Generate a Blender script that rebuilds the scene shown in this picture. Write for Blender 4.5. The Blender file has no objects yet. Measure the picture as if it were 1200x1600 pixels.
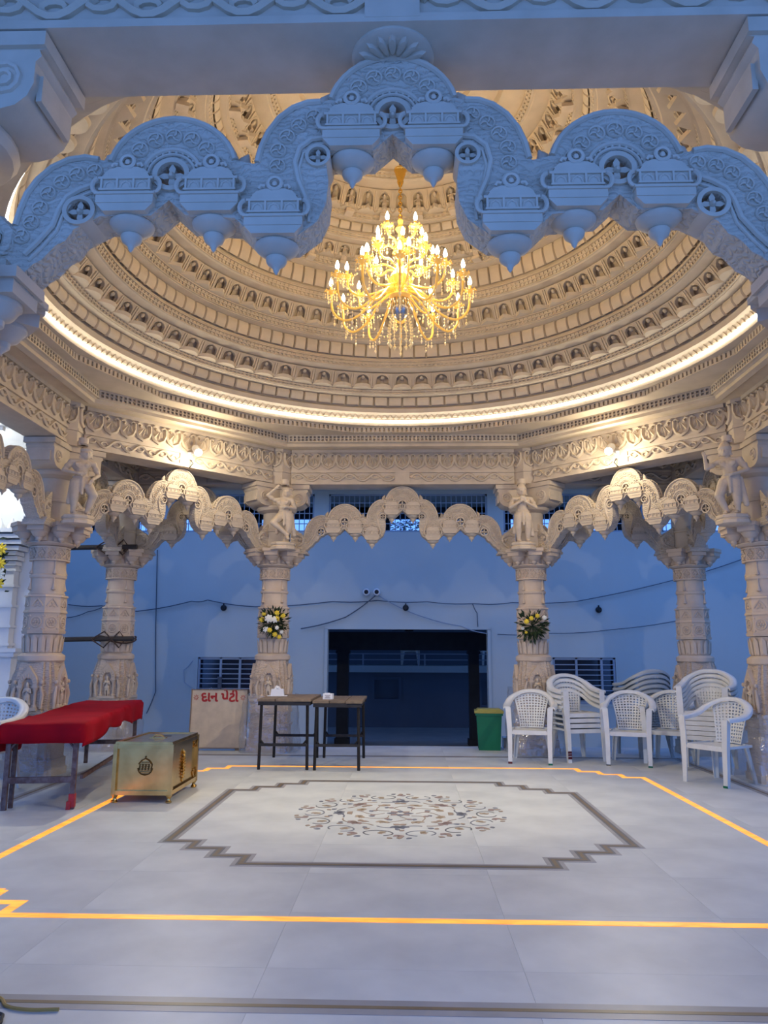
import bpy, bmesh, math, random
from math import sin, cos, pi, sqrt, radians as RAD, atan2, hypot
from mathutils import Vector, Matrix
from mathutils.geometry import tessellate_polygon

random.seed(7)
SC = bpy.context.scene
COL = SC.collection

# ------------------------------------------------------------------ camera
CAM_P = Vector((0.0457, -6.0813, 1.2116))
YAW, PITCH, ROLL, FPX = 0.0294, 0.1826, 0.0042, 1181.7
_f = Vector((-sin(YAW)*cos(PITCH), cos(YAW)*cos(PITCH), sin(PITCH)))
_r = Vector((cos(YAW), sin(YAW), 0))
_u = _r.cross(_f)
_r2 = _r*cos(ROLL) + _u*sin(ROLL)
_u2 = -_r*sin(ROLL) + _u*cos(ROLL)
cd = bpy.data.cameras.new('camera')
cd.sensor_fit = 'VERTICAL'; cd.sensor_height = 36.0; cd.sensor_width = 27.0
cd.lens = FPX/1600*36.0
cd.clip_start = 0.05; cd.clip_end = 200
cam = bpy.data.objects.new('camera', cd)
cam.matrix_world = Matrix(((_r2.x, _u2.x, -_f.x, CAM_P.x), (_r2.y, _u2.y, -_f.y, CAM_P.y),
                           (_r2.z, _u2.z, -_f.z, CAM_P.z), (0, 0, 0, 1)))
COL.objects.link(cam); SC.camera = cam

# ------------------------------------------------------------------ world (blue dusk sky) and exposure
W = bpy.data.worlds.new('dusk_sky'); SC.world = W; W.use_nodes = True
bg = W.node_tree.nodes['Background']
bg.inputs[0].default_value = (0.13, 0.325, 1.0, 1); bg.inputs[1].default_value = 1.95
SC.view_settings.view_transform = 'Standard'; SC.view_settings.look = 'None'
SC.view_settings.gamma = 1.0; SC.view_settings.use_curve_mapping = False
SC.view_settings.exposure = 0.0
SPOT_W, LED_E, CHAND_W = 125.0, 11.5, 98.0

# ------------------------------------------------------------------ materials
def mat(name, col, rough=.7, metal=0., var=.12, vscale=6., bump=.0, bscale=40., col2=None, emit=None, estr=0., objvar=0., spec=.4):
    m = bpy.data.materials.new(name); m.use_nodes = True
    nt = m.node_tree; N = nt.nodes; L = nt.links
    b = N['Principled BSDF']
    b.inputs['Roughness'].default_value = rough; b.inputs['Metallic'].default_value = metal
    b.inputs['Specular IOR Level'].default_value = spec
    c1 = tuple(col) + (1,)
    if var or col2:
        c2 = (tuple(col2) + (1,)) if col2 else tuple(min(1, c*(1-var)) for c in col) + (1,)
        tc = N.new('ShaderNodeTexCoord'); nz = N.new('ShaderNodeTexNoise')
        nz.inputs['Scale'].default_value = vscale; nz.inputs['Detail'].default_value = 5
        L.new(tc.outputs['Object'], nz.inputs['Vector'])
        rp = N.new('ShaderNodeValToRGB'); rp.color_ramp.elements[0].position = .35; rp.color_ramp.elements[1].position = .68
        rp.color_ramp.elements[0].color = c1; rp.color_ramp.elements[1].color = c2
        L.new(nz.outputs[0], rp.inputs[0]); out = rp.outputs[0]
        if objvar:
            oi = N.new('ShaderNodeObjectInfo'); hs = N.new('ShaderNodeHueSaturation')
            mr = N.new('ShaderNodeMapRange'); mr.inputs[3].default_value = 1-objvar; mr.inputs[4].default_value = 1+objvar
            L.new(oi.outputs['Random'], mr.inputs[0]); L.new(mr.outputs[0], hs.inputs['Value']); L.new(out, hs.inputs['Color'])
            out = hs.outputs[0]
        L.new(out, b.inputs['Base Color'])
    else:
        b.inputs['Base Color'].default_value = c1
    if bump:
        tc = N.new('ShaderNodeTexCoord'); n2 = N.new('ShaderNodeTexNoise'); n2.inputs['Scale'].default_value = bscale
        n2.inputs['Detail'].default_value = 4
        bp = N.new('ShaderNodeBump'); bp.inputs['Strength'].default_value = bump; bp.inputs['Distance'].default_value = .01
        L.new(tc.outputs['Object'], n2.inputs['Vector']); L.new(n2.outputs[0], bp.inputs['Height']); L.new(bp.outputs[0], b.inputs['Normal'])
    if emit:
        b.inputs['Emission Color'].default_value = tuple(emit) + (1,); b.inputs['Emission Strength'].default_value = estr
    return m

M = {}
M['stone'] = mat('sandstone', (.61, .505, .36), .78, var=.14, vscale=5, bump=.12, bscale=60, col2=(.53, .435, .305), objvar=.05)
M['stone_col'] = mat('column_sandstone', (.62, .495, .36), .8, vscale=6, bump=.10, bscale=60, col2=(.53, .415, .30), objvar=.05)
M['stone2'] = mat('sandstone_smooth', (.61, .51, .38), .75, vscale=7, bump=.06, bscale=80, col2=(.53, .44, .32), objvar=.03)
M['statue'] = mat('pale_carved_stone', (.66, .545, .395), .68, vscale=9, bump=.05, bscale=90, col2=(.57, .465, .335))
M['marble'] = mat('floor_marble', (.59, .61, .585), .42, vscale=2.6, col2=(.475, .495, .485), objvar=.018, spec=.35)
M['grey_marble'] = mat('grey_inlay_marble', (.27, .265, .26), .4, vscale=4, col2=(.34, .33, .325))
M['dark_grey'] = mat('charcoal_inlay', (.13, .13, .135), .4, var=.2)
M['brass_line'] = mat('brown_inlay_line', (.20, .14, .07), .4, var=.2)
M['inlay_brown'] = mat('inlay_brown', (.33, .25, .18), .45, var=.2)
M['inlay_rose'] = mat('inlay_rose', (.31, .23, .20), .45, var=.2)
M['inlay_blue'] = mat('inlay_slate', (.17, .18, .21), .45, var=.2)
M['inlay_tan'] = mat('inlay_tan', (.42, .33, .23), .45, var=.2)
M['white_marble'] = mat('white_marble', (.80, .80, .77), .45, vscale=2.2, col2=(.72, .73, .72))
M['wall'] = mat('painted_plaster', (.54, .57, .53), .85, var=.06, vscale=.8, bump=.05, bscale=25)
M['wall_dark'] = mat('slate_facade_paint', (.13, .15, .18), .85, var=.1, vscale=1)  # shade of the far court put into the facade colour
M['pit'] = mat('dark_paint', (.045, .05, .06), .8, var=.2)  # dimness of the passage and upper rooms put into the colour
M['steel_blue'] = mat('painted_grille_steel', (.35, .40, .46), .5, metal=.3, var=.1)
M['dark_steel'] = mat('dark_steel', (.035, .032, .03), .55, metal=.5, var=.3, vscale=20)
M['rust_steel'] = mat('rust_brown_steel', (.10, .055, .045), .6, metal=.3, vscale=25, col2=(.17, .13, .12))
M['red_paint'] = mat('red_paint', (.45, .03, .03), .5, var=.3, vscale=30)
M['wood'] = mat('weathered_plank', (.22, .16, .10), .8, vscale=14, col2=(.14, .10, .065), bump=.2, bscale=30, objvar=.15)
M['dark_wood'] = mat('dark_pole_wood', (.05, .04, .032), .8, var=.3)
M['rope'] = mat('brown_rope', (.09, .055, .035), .9, var=.3)
M['cloth'] = mat('crimson_cloth', (.31, .005, .014), .75, var=.2, vscale=4, bump=.1, bscale=8, spec=.06)
M['brass'] = mat('polished_brass', (.72, .48, .17), .22, metal=1., var=.2, vscale=8, col2=(.52, .33, .11))
M['brass_dark'] = mat('dark_brass_engraving', (.16, .10, .035), .4, metal=1., var=.2)
M['gold'] = mat('gold_metal', (.95, .60, .14), .22, metal=1., var=0)
M['gold_glass'] = mat('amber_glass', (.95, .62, .16), .12, var=0, emit=(1., .45, .04), estr=.28, spec=.8)
M['crystal'] = mat('crystal_drop', (.95, .80, .45), .08, var=0, emit=(1., .60, .15), estr=.22, spec=.9)
M['silver'] = mat('silver_bowl', (.55, .5, .42), .2, metal=1., var=0)
M['bulb'] = mat('candle_bulb', (1, .9, .7), .3, var=0, emit=(1., .85, .55), estr=30)
M['led'] = mat('cove_led', (1, 1, 1), .4, var=0, emit=(1., .95, .84), estr=LED_E)
M['spot_glass'] = mat('spot_lens', (1, 1, 1), .3, var=0, emit=(1., .96, .88), estr=40)
M['white_metal'] = mat('white_lamp_metal', (.75, .75, .74), .4, var=0)
M['plastic'] = mat('offwhite_plastic', (.71, .71, .64), .38, var=.06, vscale=10, col2=(.65, .64, .57), objvar=.04)
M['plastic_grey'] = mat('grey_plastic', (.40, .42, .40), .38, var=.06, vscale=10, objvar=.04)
M['stain'] = mat('dark_red_stain', (.10, .012, .015), .5, var=.3)
M['bin_green'] = mat('green_bin_plastic', (.0, .13, .055), .4, var=.1)
M['bin_lid'] = mat('olive_lid_plastic', (.30, .27, .05), .45, var=.1)
M['sign'] = mat('cream_board', (.66, .53, .36), .7, vscale=8, col2=(.54, .43, .30))
M['sign_frame'] = mat('board_edge', (.28, .20, .13), .7, var=.2)
M['sign_red'] = mat('red_lettering', (.42, .02, .015), .6, var=.1)
M['leaf'] = mat('dark_leaf', (.025, .05, .018), .6, var=.3, vscale=20)
M['tree_leaf'] = mat('tree_leaf', (.05, .08, .05), .6, var=.3, vscale=20)
M['yellow'] = mat('yellow_petal', (.85, .62, .04), .6, var=.1)
M['white_petal'] = mat('white_petal', (.85, .83, .70), .6, var=.05)
M['paper'] = mat('white_paper', (.80, .80, .78), .7, var=.05)
M['print'] = mat('grey_print', (.30, .26, .26), .7, var=.1)
M['black'] = mat('black_plastic', (.012, .012, .013), .5, var=0)
M['cable'] = mat('grey_cable', (.09, .10, .12), .7, var=0)
M['yellow_cable'] = mat('yellow_cable', (.38, .26, .07), .6, var=0)
M['bark'] = mat('bark', (.10, .075, .05), .9, var=.3)

def carved_mat(src, name, sc=38):
    m = M[src].copy(); m.name = name; N = m.node_tree.nodes; L = m.node_tree.links
    b = N['Principled BSDF']; tc = N.new('ShaderNodeTexCoord')
    v = N.new('ShaderNodeTexVoronoi'); v.inputs['Scale'].default_value = sc; v.feature = 'DISTANCE_TO_EDGE'
    w = N.new('ShaderNodeTexWave'); w.wave_type = 'RINGS'; w.inputs['Scale'].default_value = 14; w.inputs['Distortion'].default_value = 9; w.inputs['Detail'].default_value = 1
    mx = N.new('ShaderNodeMath'); mx.operation = 'MULTIPLY'; cl_ = N.new('ShaderNodeMath'); cl_.operation = 'MULTIPLY'; cl_.inputs[1].default_value = 6; cl_.use_clamp = True
    bp = N.new('ShaderNodeBump'); bp.inputs['Strength'].default_value = .55; bp.inputs['Distance'].default_value = .012
    L.new(tc.outputs['Object'], v.inputs['Vector']); L.new(tc.outputs['Object'], w.inputs['Vector'])
    L.new(v.outputs['Distance'], cl_.inputs[0]); L.new(cl_.outputs[0], mx.inputs[0]); L.new(w.outputs['Fac'], mx.inputs[1])
    L.new(mx.outputs[0], bp.inputs['Height']); L.new(bp.outputs[0], b.inputs['Normal'])
    return m
M['carved'] = carved_mat('stone2', 'sandstone_carved')
M['carved_col'] = carved_mat('stone_col', 'column_sandstone_carved', 26)
def onyx_mat():
    m = bpy.data.materials.new('lit_onyx'); m.use_nodes = True
    N = m.node_tree.nodes; L = m.node_tree.links; b = N['Principled BSDF']
    b.inputs['Base Color'].default_value = (.8, .35, .06, 1); b.inputs['Roughness'].default_value = .35
    tc = N.new('ShaderNodeTexCoord'); nz = N.new('ShaderNodeTexNoise'); nz.inputs['Scale'].default_value = 5; nz.inputs['Detail'].default_value = 6
    nz.inputs['Distortion'].default_value = 1.2
    mp = N.new('ShaderNodeMapping'); mp.inputs['Scale'].default_value = (1, 4, 1)
    L.new(tc.outputs['Object'], mp.inputs[0]); L.new(mp.outputs[0], nz.inputs['Vector'])
    rp = N.new('ShaderNodeValToRGB'); e = rp.color_ramp.elements
    e[0].position = .36; e[0].color = (.95, .24, .008, 1); e[1].position = .62; e[1].color = (1., .40, .035, 1)
    L.new(nz.outputs[0], rp.inputs[0]); L.new(rp.outputs[0], b.inputs['Emission Color'])
    b.inputs['Emission Strength'].default_value = 1.15
    return m
M['onyx'] = onyx_mat()

def film_mat():
    m = bpy.data.materials.new('clear_plastic_film'); m.use_nodes = True
    N = m.node_tree.nodes; L = m.node_tree.links
    out = N['Material Output']; N.remove(N['Principled BSDF'])
    tr = N.new('ShaderNodeBsdfTransparent'); tr.inputs[0].default_value = (.93, .94, .95, 1)
    gl = N.new('ShaderNodeBsdfGlossy'); gl.inputs['Roughness'].default_value = .18
    df = N.new('ShaderNodeBsdfDiffuse'); df.inputs[0].default_value = (.7, .7, .7, 1)
    a = N.new('ShaderNodeMixShader'); a.inputs[0].default_value = .16
    c = N.new('ShaderNodeMixShader'); c.inputs[0].default_value = .17
    tc = N.new('ShaderNodeTexCoord'); nz = N.new('ShaderNodeTexNoise'); nz.inputs['Scale'].default_value = 9; nz.inputs['Detail'].default_value = 3
    bp = N.new('ShaderNodeBump'); bp.inputs['Strength'].default_value = .8; bp.inputs['Distance'].default_value = .05
    L.new(tc.outputs['Object'], nz.inputs['Vector']); L.new(nz.outputs[0], bp.inputs['Height'])
    L.new(bp.outputs[0], gl.inputs['Normal'])
    L.new(tr.outputs[0], a.inputs[1]); L.new(gl.outputs[0], a.inputs[2])
    L.new(a.outputs[0], c.inputs[1]); L.new(df.outputs[0], c.inputs[2]); L.new(c.outputs[0], out.inputs[0])
    return m
M['film'] = film_mat()

def glass_mat():
    m = bpy.data.materials.new('window_glass'); m.use_nodes = True
    b = m.node_tree.nodes['Principled BSDF']
    b.inputs['Base Color'].default_value = (.02, .03, .05, 1); b.inputs['Roughness'].default_value = .12
    return m
M['glass'] = glass_mat()

# ------------------------------------------------------------------ mesh helpers
class MB:
    def __init__(s): s.v = []; s.f = []
    def add(s, vs, fs, T=None):
        o = len(s.v)
        s.v += [tuple(T @ Vector(p)) for p in vs] if T is not None else [tuple(p) for p in vs]
        s.f += [tuple(i+o for i in f) for f in fs]
        return s
    def join(s, other, T=None): return s.add(other.v, other.f, T)
    def box(s, c, d, T=None, top=1., topy=None):
        x, y, z = c; a, b, h = d[0]/2, d[1]/2, d[2]/2
        ty = top if topy is None else topy
        vs = [(x-a, y-b, z-h), (x+a, y-b, z-h), (x+a, y+b, z-h), (x-a, y+b, z-h),
              (x-a*top, y-b*ty, z+h), (x+a*top, y-b*ty, z+h), (x+a*top, y+b*ty, z+h), (x-a*top, y+b*ty, z+h)]
        return s.add(vs, [(3, 2, 1, 0), (4, 5, 6, 7), (0, 1, 5, 4), (1, 2, 6, 5), (2, 3, 7, 6), (3, 0, 4, 7)], T)
    def lathe(s, prof, n=16, T=None, a0=0., a1=2*pi, ph=0., cap=True):
        full = abs(a1-a0-2*pi) < 1e-6; m = n if full else n+1; vs = []; fs = []
        for r, z in prof:
            for k in range(m):
                a = a0+(a1-a0)*k/n+ph; vs.append((r*cos(a), r*sin(a), z))
        for i in range(len(prof)-1):
            for k in range(n):
                k2 = (k+1) % m
                fs.append((i*m+k, i*m+k2, (i+1)*m+k2, (i+1)*m+k))
        if cap and full:
            fs.append(tuple(range(m-1, -1, -1))); fs.append(tuple((len(prof)-1)*m+k for k in range(m)))
        return s.add(vs, fs, T)
    def tube(s, pts, r, n=6, T=None, closed=False, flat=1.):
        P = [Vector(p) for p in pts]; L = len(P)
        R = r if isinstance(r, (list, tuple)) else [r]*L
        vs = []; fs = []; up = None
        for i in range(L):
            t = (P[(i+1) % L]-P[i-1]) if closed else (P[min(i+1, L-1)]-P[max(i-1, 0)])
            if t.length < 1e-9: t = Vector((0, 0, 1))
            t.normalize()
            if up is None:
                up = Vector((0, 0, 1)) if abs(t.z) < .9 else Vector((1, 0, 0))
            up = (up-t*up.dot(t))
            if up.length < 1e-6: up = t.orthogonal()
            up.normalize(); w = t.cross(up)
            for k in range(n):
                a = 2*pi*k/n; vs.append(P[i]+(up*cos(a)*flat+w*sin(a))*R[i])
        for i in range(L if closed else L-1):
            j = (i+1) % L
            for k in range(n):
                k2 = (k+1) % n; fs.append((i*n+k, i*n+k2, j*n+k2, j*n+k))
        if not closed:
            fs.append(tuple(range(n-1, -1, -1))); fs.append(tuple((L-1)*n+k for k in range(n)))
        return s.add(vs, fs, T)
    def ball(s, c, r, n=10, m=6, T=None):
        r = (r, r, r) if not isinstance(r, (tuple, list)) else r
        vs = [(c[0], c[1], c[2]-r[2])]; fs = []
        for i in range(1, m):
            a = -pi/2+pi*i/m
            for k in range(n):
                b = 2*pi*k/n; vs.append((c[0]+r[0]*cos(a)*cos(b), c[1]+r[1]*cos(a)*sin(b), c[2]+r[2]*sin(a)))
        vs.append((c[0], c[1], c[2]+r[2])); t = len(vs)-1
        for k in range(n):
            k2 = (k+1) % n
            fs.append((0, 1+k2, 1+k)); fs.append((t, t-n+k, t-n+k2))
            for i in range(m-2): fs.append((1+i*n+k, 1+i*n+k2, 1+(i+1)*n+k2, 1+(i+1)*n+k))
        return s.add(vs, fs, T)
    def prism(s, loops, y0, y1, T=None):
        # loops: first outer, rest holes, in (x,z); extruded along y from y0 (front) to y1
        vs2 = [p for l in loops for p in l]; n = len(vs2)
        tri = tessellate_polygon([[Vector((p[0], p[1], 0)) for p in l] for l in loops])
        vs = [(p[0], y0, p[1]) for p in vs2]+[(p[0], y1, p[1]) for p in vs2]; fs = []
        for t in tri:
            a, b, c = t; A, B, C = vs2[a], vs2[b], vs2[c]
            cr = (B[0]-A[0])*(C[1]-A[1])-(B[1]-A[1])*(C[0]-A[0])
            if abs(cr) < 1e-14: continue
            if cr < 0: b, c = c, b
            fs.append((a, b, c)); fs.append((a+n, c+n, b+n))
        o = 0
        for li, l in enumerate(loops):
            ar = sum(l[i][0]*l[(i+1) % len(l)][1]-l[(i+1) % len(l)][0]*l[i][1] for i in range(len(l)))
            fwd = (ar > 0) == (li == 0)
            for i in range(len(l)):
                j = (i+1) % len(l); q = (o+j, o+i, o+i+n, o+j+n)
                fs.append(q if fwd else q[::-1])
            o += len(l)
        return s.add(vs, fs, T)
    def mesh(s, name, m=None, smooth=None):
        me = bpy.data.meshes.new(name); me.from_pydata(s.v, [], s.f); me.update()
        if m is not None: me.materials.append(M[m] if isinstance(m, str) else m)
        if smooth is not None and me.polygons:
            me.polygons.foreach_set('use_smooth', [True]*len(me.polygons))
            if smooth < 179: me.set_sharp_from_angle(angle=RAD(smooth))
        return me

def link(name, me, parent=None, loc=None, rot=None, scale=None):
    o = bpy.data.objects.new(name, me); COL.objects.link(o)
    if parent is not None: o.parent = parent
    if loc is not None: o.location = loc
    if rot is not None: o.rotation_euler = rot if hasattr(rot, '__len__') else (0, 0, rot)
    if scale is not None: o.scale = scale if hasattr(scale, '__len__') else (scale,)*3
    return o
def part(name, mb, m, parent=None, smooth=35, **k): return link(name, mb.mesh(name, m, smooth), parent, **k)
def thing(name, label, cat, loc=(0, 0, 0), rz=0., group=None):
    o = link(name, None, None, loc, rz); o.empty_display_size = .1
    return tag(o, label, cat, group)
def tag(o, label=None, cat=None, group=None, kind=None):
    if label: o['label'] = label
    if cat: o['category'] = cat
    if group: o['group'] = group
    if kind: o['kind'] = kind
    return o
KIDS = {}
def copy_tree(o, parent=None):
    c = o.copy(); COL.objects.link(c); c.parent = parent
    for ch in [x for x in ALLKIDS(o)]: copy_tree(ch, c)
    return c
def ALLKIDS(o): return list(o.children)
def TR(loc=(0, 0, 0), rz=0., rx=0., ry=0., sc=None):
    T = Matrix.Translation(loc) @ Matrix.Rotation(rz, 4, 'Z') @ Matrix.Rotation(rx, 4, 'X') @ Matrix.Rotation(ry, 4, 'Y')
    if sc: T = T @ Matrix.Diagonal((sc[0], sc[1], sc[2], 1))
    return T
def arc(cx, cy, r, a0, a1, n):
    return [(cx+r*cos(RAD(a0+(a1-a0)*i/n)), cy+r*sin(RAD(a0+(a1-a0)*i/n))) for i in range(n+1)]
def remeshed(mb, voxel, smooth=3):
    me = mb.mesh('tmp'); o = link('tmp', me)
    r = o.modifiers.new('r', 'REMESH'); r.mode = 'VOXEL'; r.voxel_size = voxel
    if smooth:
        sm = o.modifiers.new('s', 'SMOOTH'); sm.factor = .5; sm.iterations = smooth
    dg = bpy.context.evaluated_depsgraph_get()
    out = bpy.data.meshes.new_from_object(o.evaluated_get(dg))
    bpy.data.objects.remove(o); bpy.data.meshes.remove(me)
    out.polygons.foreach_set('use_smooth', [True]*len(out.polygons)); out.update()
    return out
def finish(me, name, m):
    me.name = name; me.materials.clear(); me.materials.append(M[m]); return me
# ================================================================== plan of the hall
A, B = 1.65, 3.66            # half spans of the column grid
ZB, ZT = 3.35, 3.81          # beam underside / top

# ------------------------------------------------------------------ floor
fl = MB(); fl.box((0, -2.35, -.16), (19, 13.3, .30))
floor = tag(part('floor', fl, 'marble'), kind='structure')
SW, SD = 1.0, .64
slab = MB(); slab.box((0, 0, -.005), (SW-.0009, SD-.0009, .0103)); slab_me = slab.mesh('slab', 'marble')
for i in range(-4, 5):
    for j in range(-7, 7):
        link('slab', slab_me, floor, ((i)*SW, j*SD+.0, 0))
def strip(mb, pts, w, z0, z1, closed=True):
    # flat ribbon of width w along a 2D polyline with mitred corners
    n = len(pts); P = [Vector(p) for p in pts]; Lf = []; Rt = []
    for i in range(n):
        if closed or 0 < i < n-1:
            d0 = (P[i]-P[i-1]).normalized(); d1 = (P[(i+1) % n]-P[i]).normalized()
        else:
            d0 = d1 = ((P[1]-P[0]) if i == 0 else (P[-1]-P[-2])).normalized()
        n0 = Vector((-d0.y, d0.x)); n1 = Vector((-d1.y, d1.x)); m = (n0+n1)
        m = m/max(.2, m.dot(n0)) if m.length > 1e-6 else n0
        Lf.append(P[i]+m*w/2); Rt.append(P[i]-m*w/2)
    vs = [(p.x, p.y, z1) for p in Lf]+[(p.x, p.y, z1) for p in Rt]+[(p.x, p.y, z0) for p in Lf]+[(p.x, p.y, z0) for p in Rt]
    fs = []
    for i in range(n if closed else n-1):
        j = (i+1) % n
        fs += [(i, n+i, n+j, j), (i, j, 2*n+j, 2*n+i), (n+j, n+i, 3*n+i, 3*n+j)]
    mb.add(vs, fs); return mb
def stepped(hx, hy, sx, sy, k):
    # rectangle with k-stepped corners, counter-clockwise
    q = [(hx, hy-k*sy)]
    for i in range(k):
        q.append((hx-(i+1)*sx, hy-(k-i)*sy)); q.append((hx-(i+1)*sx, hy-(k-1-i)*sy))
    pts = q+[(-x, y) for x, y in q[::-1]]+[(-x, -y) for x, y in q]+[(x, -y) for x, y in q[::-1]]
    return pts
bp_ = stepped(1.50, 1.43, .195, .17, 3)
for w, m, z in ((.105, 'grey_marble', .0012), (.052, 'dark_grey', .0018), (.024, 'brass_line', .0024)):
    part('inlay_border', strip(MB(), bp_, w, 0, z), m, floor)
for hx, w in ((3.2, .11),):
    sq = [(hx, hx), (-hx, hx), (-hx, -hx), (hx, -hx)]
    part('inlay_band', strip(MB(), sq, w, 0, .0012), 'grey_marble', floor)
    part('inlay_band', strip(MB(), sq, .022, 0, .002), 'brass_line', floor)
# floral medallion: inlaid leaves, rosettes and vines
def leaf_mesh(name, m, L=.06, Wd=.022):
    mb = MB(); pts = [(L*t, Wd*sin(pi*t**.8)) for t in [i/6 for i in range(7)]]
    out = pts+[(x, -y) for x, y in pts[-2:0:-1]]
    vs = [(x, y, .0022) for x, y in out]+[(x, y, 0) for x, y in out]; n = len(out)
    mb.add(vs, [tuple(range(n))[::-1]]+[(i, (i+1) % n, n+(i+1) % n, n+i) for i in range(n)])
    mb.f[0] = mb.f[0][::-1] if False else mb.f[0]
    return mb.mesh(name, m)
lf = {m: leaf_mesh('inlay_leaf', m) for m in ('inlay_brown', 'inlay_rose', 'inlay_blue', 'inlay_tan')}
def inlay_leaf(r, a, rot, m, s=1.): link('inlay_leaf', lf[m], floor, (r*cos(a), r*sin(a), .0005), a+rot, (s, s, 1))
def vine(pts, w, m): part('inlay_vine', strip(MB(), pts, w, 0, .0019, closed=False), m, floor)
K = 14
for k in range(K):
    a = 2*pi*k/K
    # outer vine loop around a tan flower
    lp = []
    for i in range(19):
        t = i/18; an = a+(-.16+.32*t); 
        lp.append(((.66+.085*sin(2*pi*t*.98+pi/2+.1))*cos(a+.175*sin(2*pi*t)), (.66+.085*cos(2*pi*t))*sin(a+.175*sin(2*pi*t))) if False else
                  ((.655+.075*cos(2*pi*t*.86+.5))*cos(a+.155*sin(2*pi*t*.86+.5)), (.655+.075*cos(2*pi*t*.86+.5))*sin(a+.155*sin(2*pi*t*.86+.5))))
    vine(lp, .010, 'inlay_blue' if k % 2 else 'dark_grey')
    for d in (-.5, .1, .7): inlay_leaf(.635, a, d*1.2+pi*.5-.3, 'inlay_tan', .9)
    inlay_leaf(.70, a+pi/K, .3, 'inlay_rose', 1.1); inlay_leaf(.70, a+pi/K, -.9, 'inlay_rose', .9); inlay_leaf(.75, a+pi/K, 0, 'inlay_brown', .9)
    inlay_leaf(.77, a+.12, .9, 'inlay_brown', .8); inlay_leaf(.77, a-.12, -.9, 'inlay_blue', .8)
    inlay_leaf(.58, a+pi/K, 2.4, 'inlay_brown', .8); inlay_leaf(.55, a+pi/K, -2.4, 'inlay_blue', .8)
for k in range(8):
    a = 2*pi*k/8
    lp = [((.46+.03*sin(6*t))*cos(a+.36*(t-.5)*2), (.46+.03*sin(6*t))*sin(a+.36*(t-.5)*2)) for t in [i/12 for i in range(13)]]
    vine(lp, .012, 'inlay_blue' if k % 2 == 0 else 'inlay_brown')
    for j, d in enumerate((-1.2, -.4, .4, 1.2)): inlay_leaf(.44, a, d, 'inlay_blue' if k % 2 == 0 else 'inlay_rose', 1.25)
    for d in (-2.2, 2.2): inlay_leaf(.40, a, d, 'inlay_brown', 1.)
    for d in (-.8, 0, .8): inlay_leaf(.30, a+pi/8, d, 'inlay_tan', 1.1)
    lp = [((.12+.22*t)*cos(a+.25*sin(5*t)), (.12+.22*t)*sin(a+.25*sin(5*t))) for t in [i/10 for i in range(11)]]
    vine(lp, .008, 'inlay_brown')
    inlay_leaf(.20, a+.25, .8, 'inlay_rose', .9); inlay_leaf(.22, a-.25, -.8, 'inlay_blue', .8)
    inlay_leaf(.03, a, 0, 'inlay_rose' if k % 2 else 'inlay_blue', 1.2)

# orange backlit onyx strips let into the floor: four runs
op = stepped(2.38, 2.335, .18, .18, 3)
def runs():
    n = len(op)//4; return op
q = stepped(2.38, 2.335, .18, .18, 3)     # 28 points: 7 per corner
c1, c2, c3, c4 = q[0:7], q[7:14], q[14:21], q[21:28]
mid = lambda p, r: ((p[0]+r[0])/2, (p[1]+r[1])/2)
corner_mid = [c[3] for c in (c1, c2, c3, c4)]
segs = {'rear': c1[3:]+c2[:4], 'left': c2[3:]+c3[:4], 'front': c3[3:]+c4[:4], 'right': c4[3:]+c1[:4]}
labs = {'rear': 'orange glowing onyx strip in the floor before the dark wooden tables',
        'left': 'orange glowing onyx strip in the floor running under the brass box',
        'front': 'orange glowing onyx strip crossing the floor nearest the camera',
        'right': 'orange glowing onyx strip in the floor in front of the white chairs'}
for k, pts in segs.items():
    o = part('floor_light_strip', strip(MB(), pts, .055, -.004, .0022, closed=False), 'onyx')
    tag(o, labs[k], 'floor light', 'lit onyx strips in the floor')

# ------------------------------------------------------------------ octagon helpers
R2 = sqrt(2)
def octv(d):
    p = A-d*(R2-1); q_ = B-d
    return [(p, q_), (-p, q_), (-q_, p), (-q_, -p), (-p, -q_), (p, -q_), (q_, -p), (q_, p)]
def polyring(mb, P, Q, z, flip=False, outer_hole=False):
    tri = tessellate_polygon([[Vector((x, y, 0)) for x, y in P], [Vector((x, y, 0)) for x, y in Q]])
    vs = [(x, y, z) for x, y in list(P)+list(Q)]; fs = []
    for t in tri:
        a, b, c = t
        cr = (vs[b][0]-vs[a][0])*(vs[c][1]-vs[a][1])-(vs[b][1]-vs[a][1])*(vs[c][0]-vs[a][0])
        if (cr > 0) != flip: b, c = c, b     # face down by default
        fs.append((a, b, c))
    mb.add(vs, fs)
def polyband(mb, prof_polys):
    # consecutive polygons (same count) with their z : [(poly, z), ...]
    n = len(prof_polys[0][0]); vs = [(x, y, z) for P, z in prof_polys for x, y in P]; fs = []
    for i in range(len(prof_polys)-1):
        for k in range(n):
            k2 = (k+1) % n; fs.append((i*n+k2, i*n+k, (i+1)*n+k, (i+1)*n+k2))
    mb.add(vs, fs)
def ngon(n, ap, ph=0.):
    r = ap/cos(pi/n); return [(r*cos(2*pi*(k+.5)/n+ph), r*sin(2*pi*(k+.5)/n+ph)) for k in range(n)]
def circ(n, r): return [(r*cos(2*pi*k/n), r*sin(2*pi*k/n)) for k in range(n)]

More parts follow.
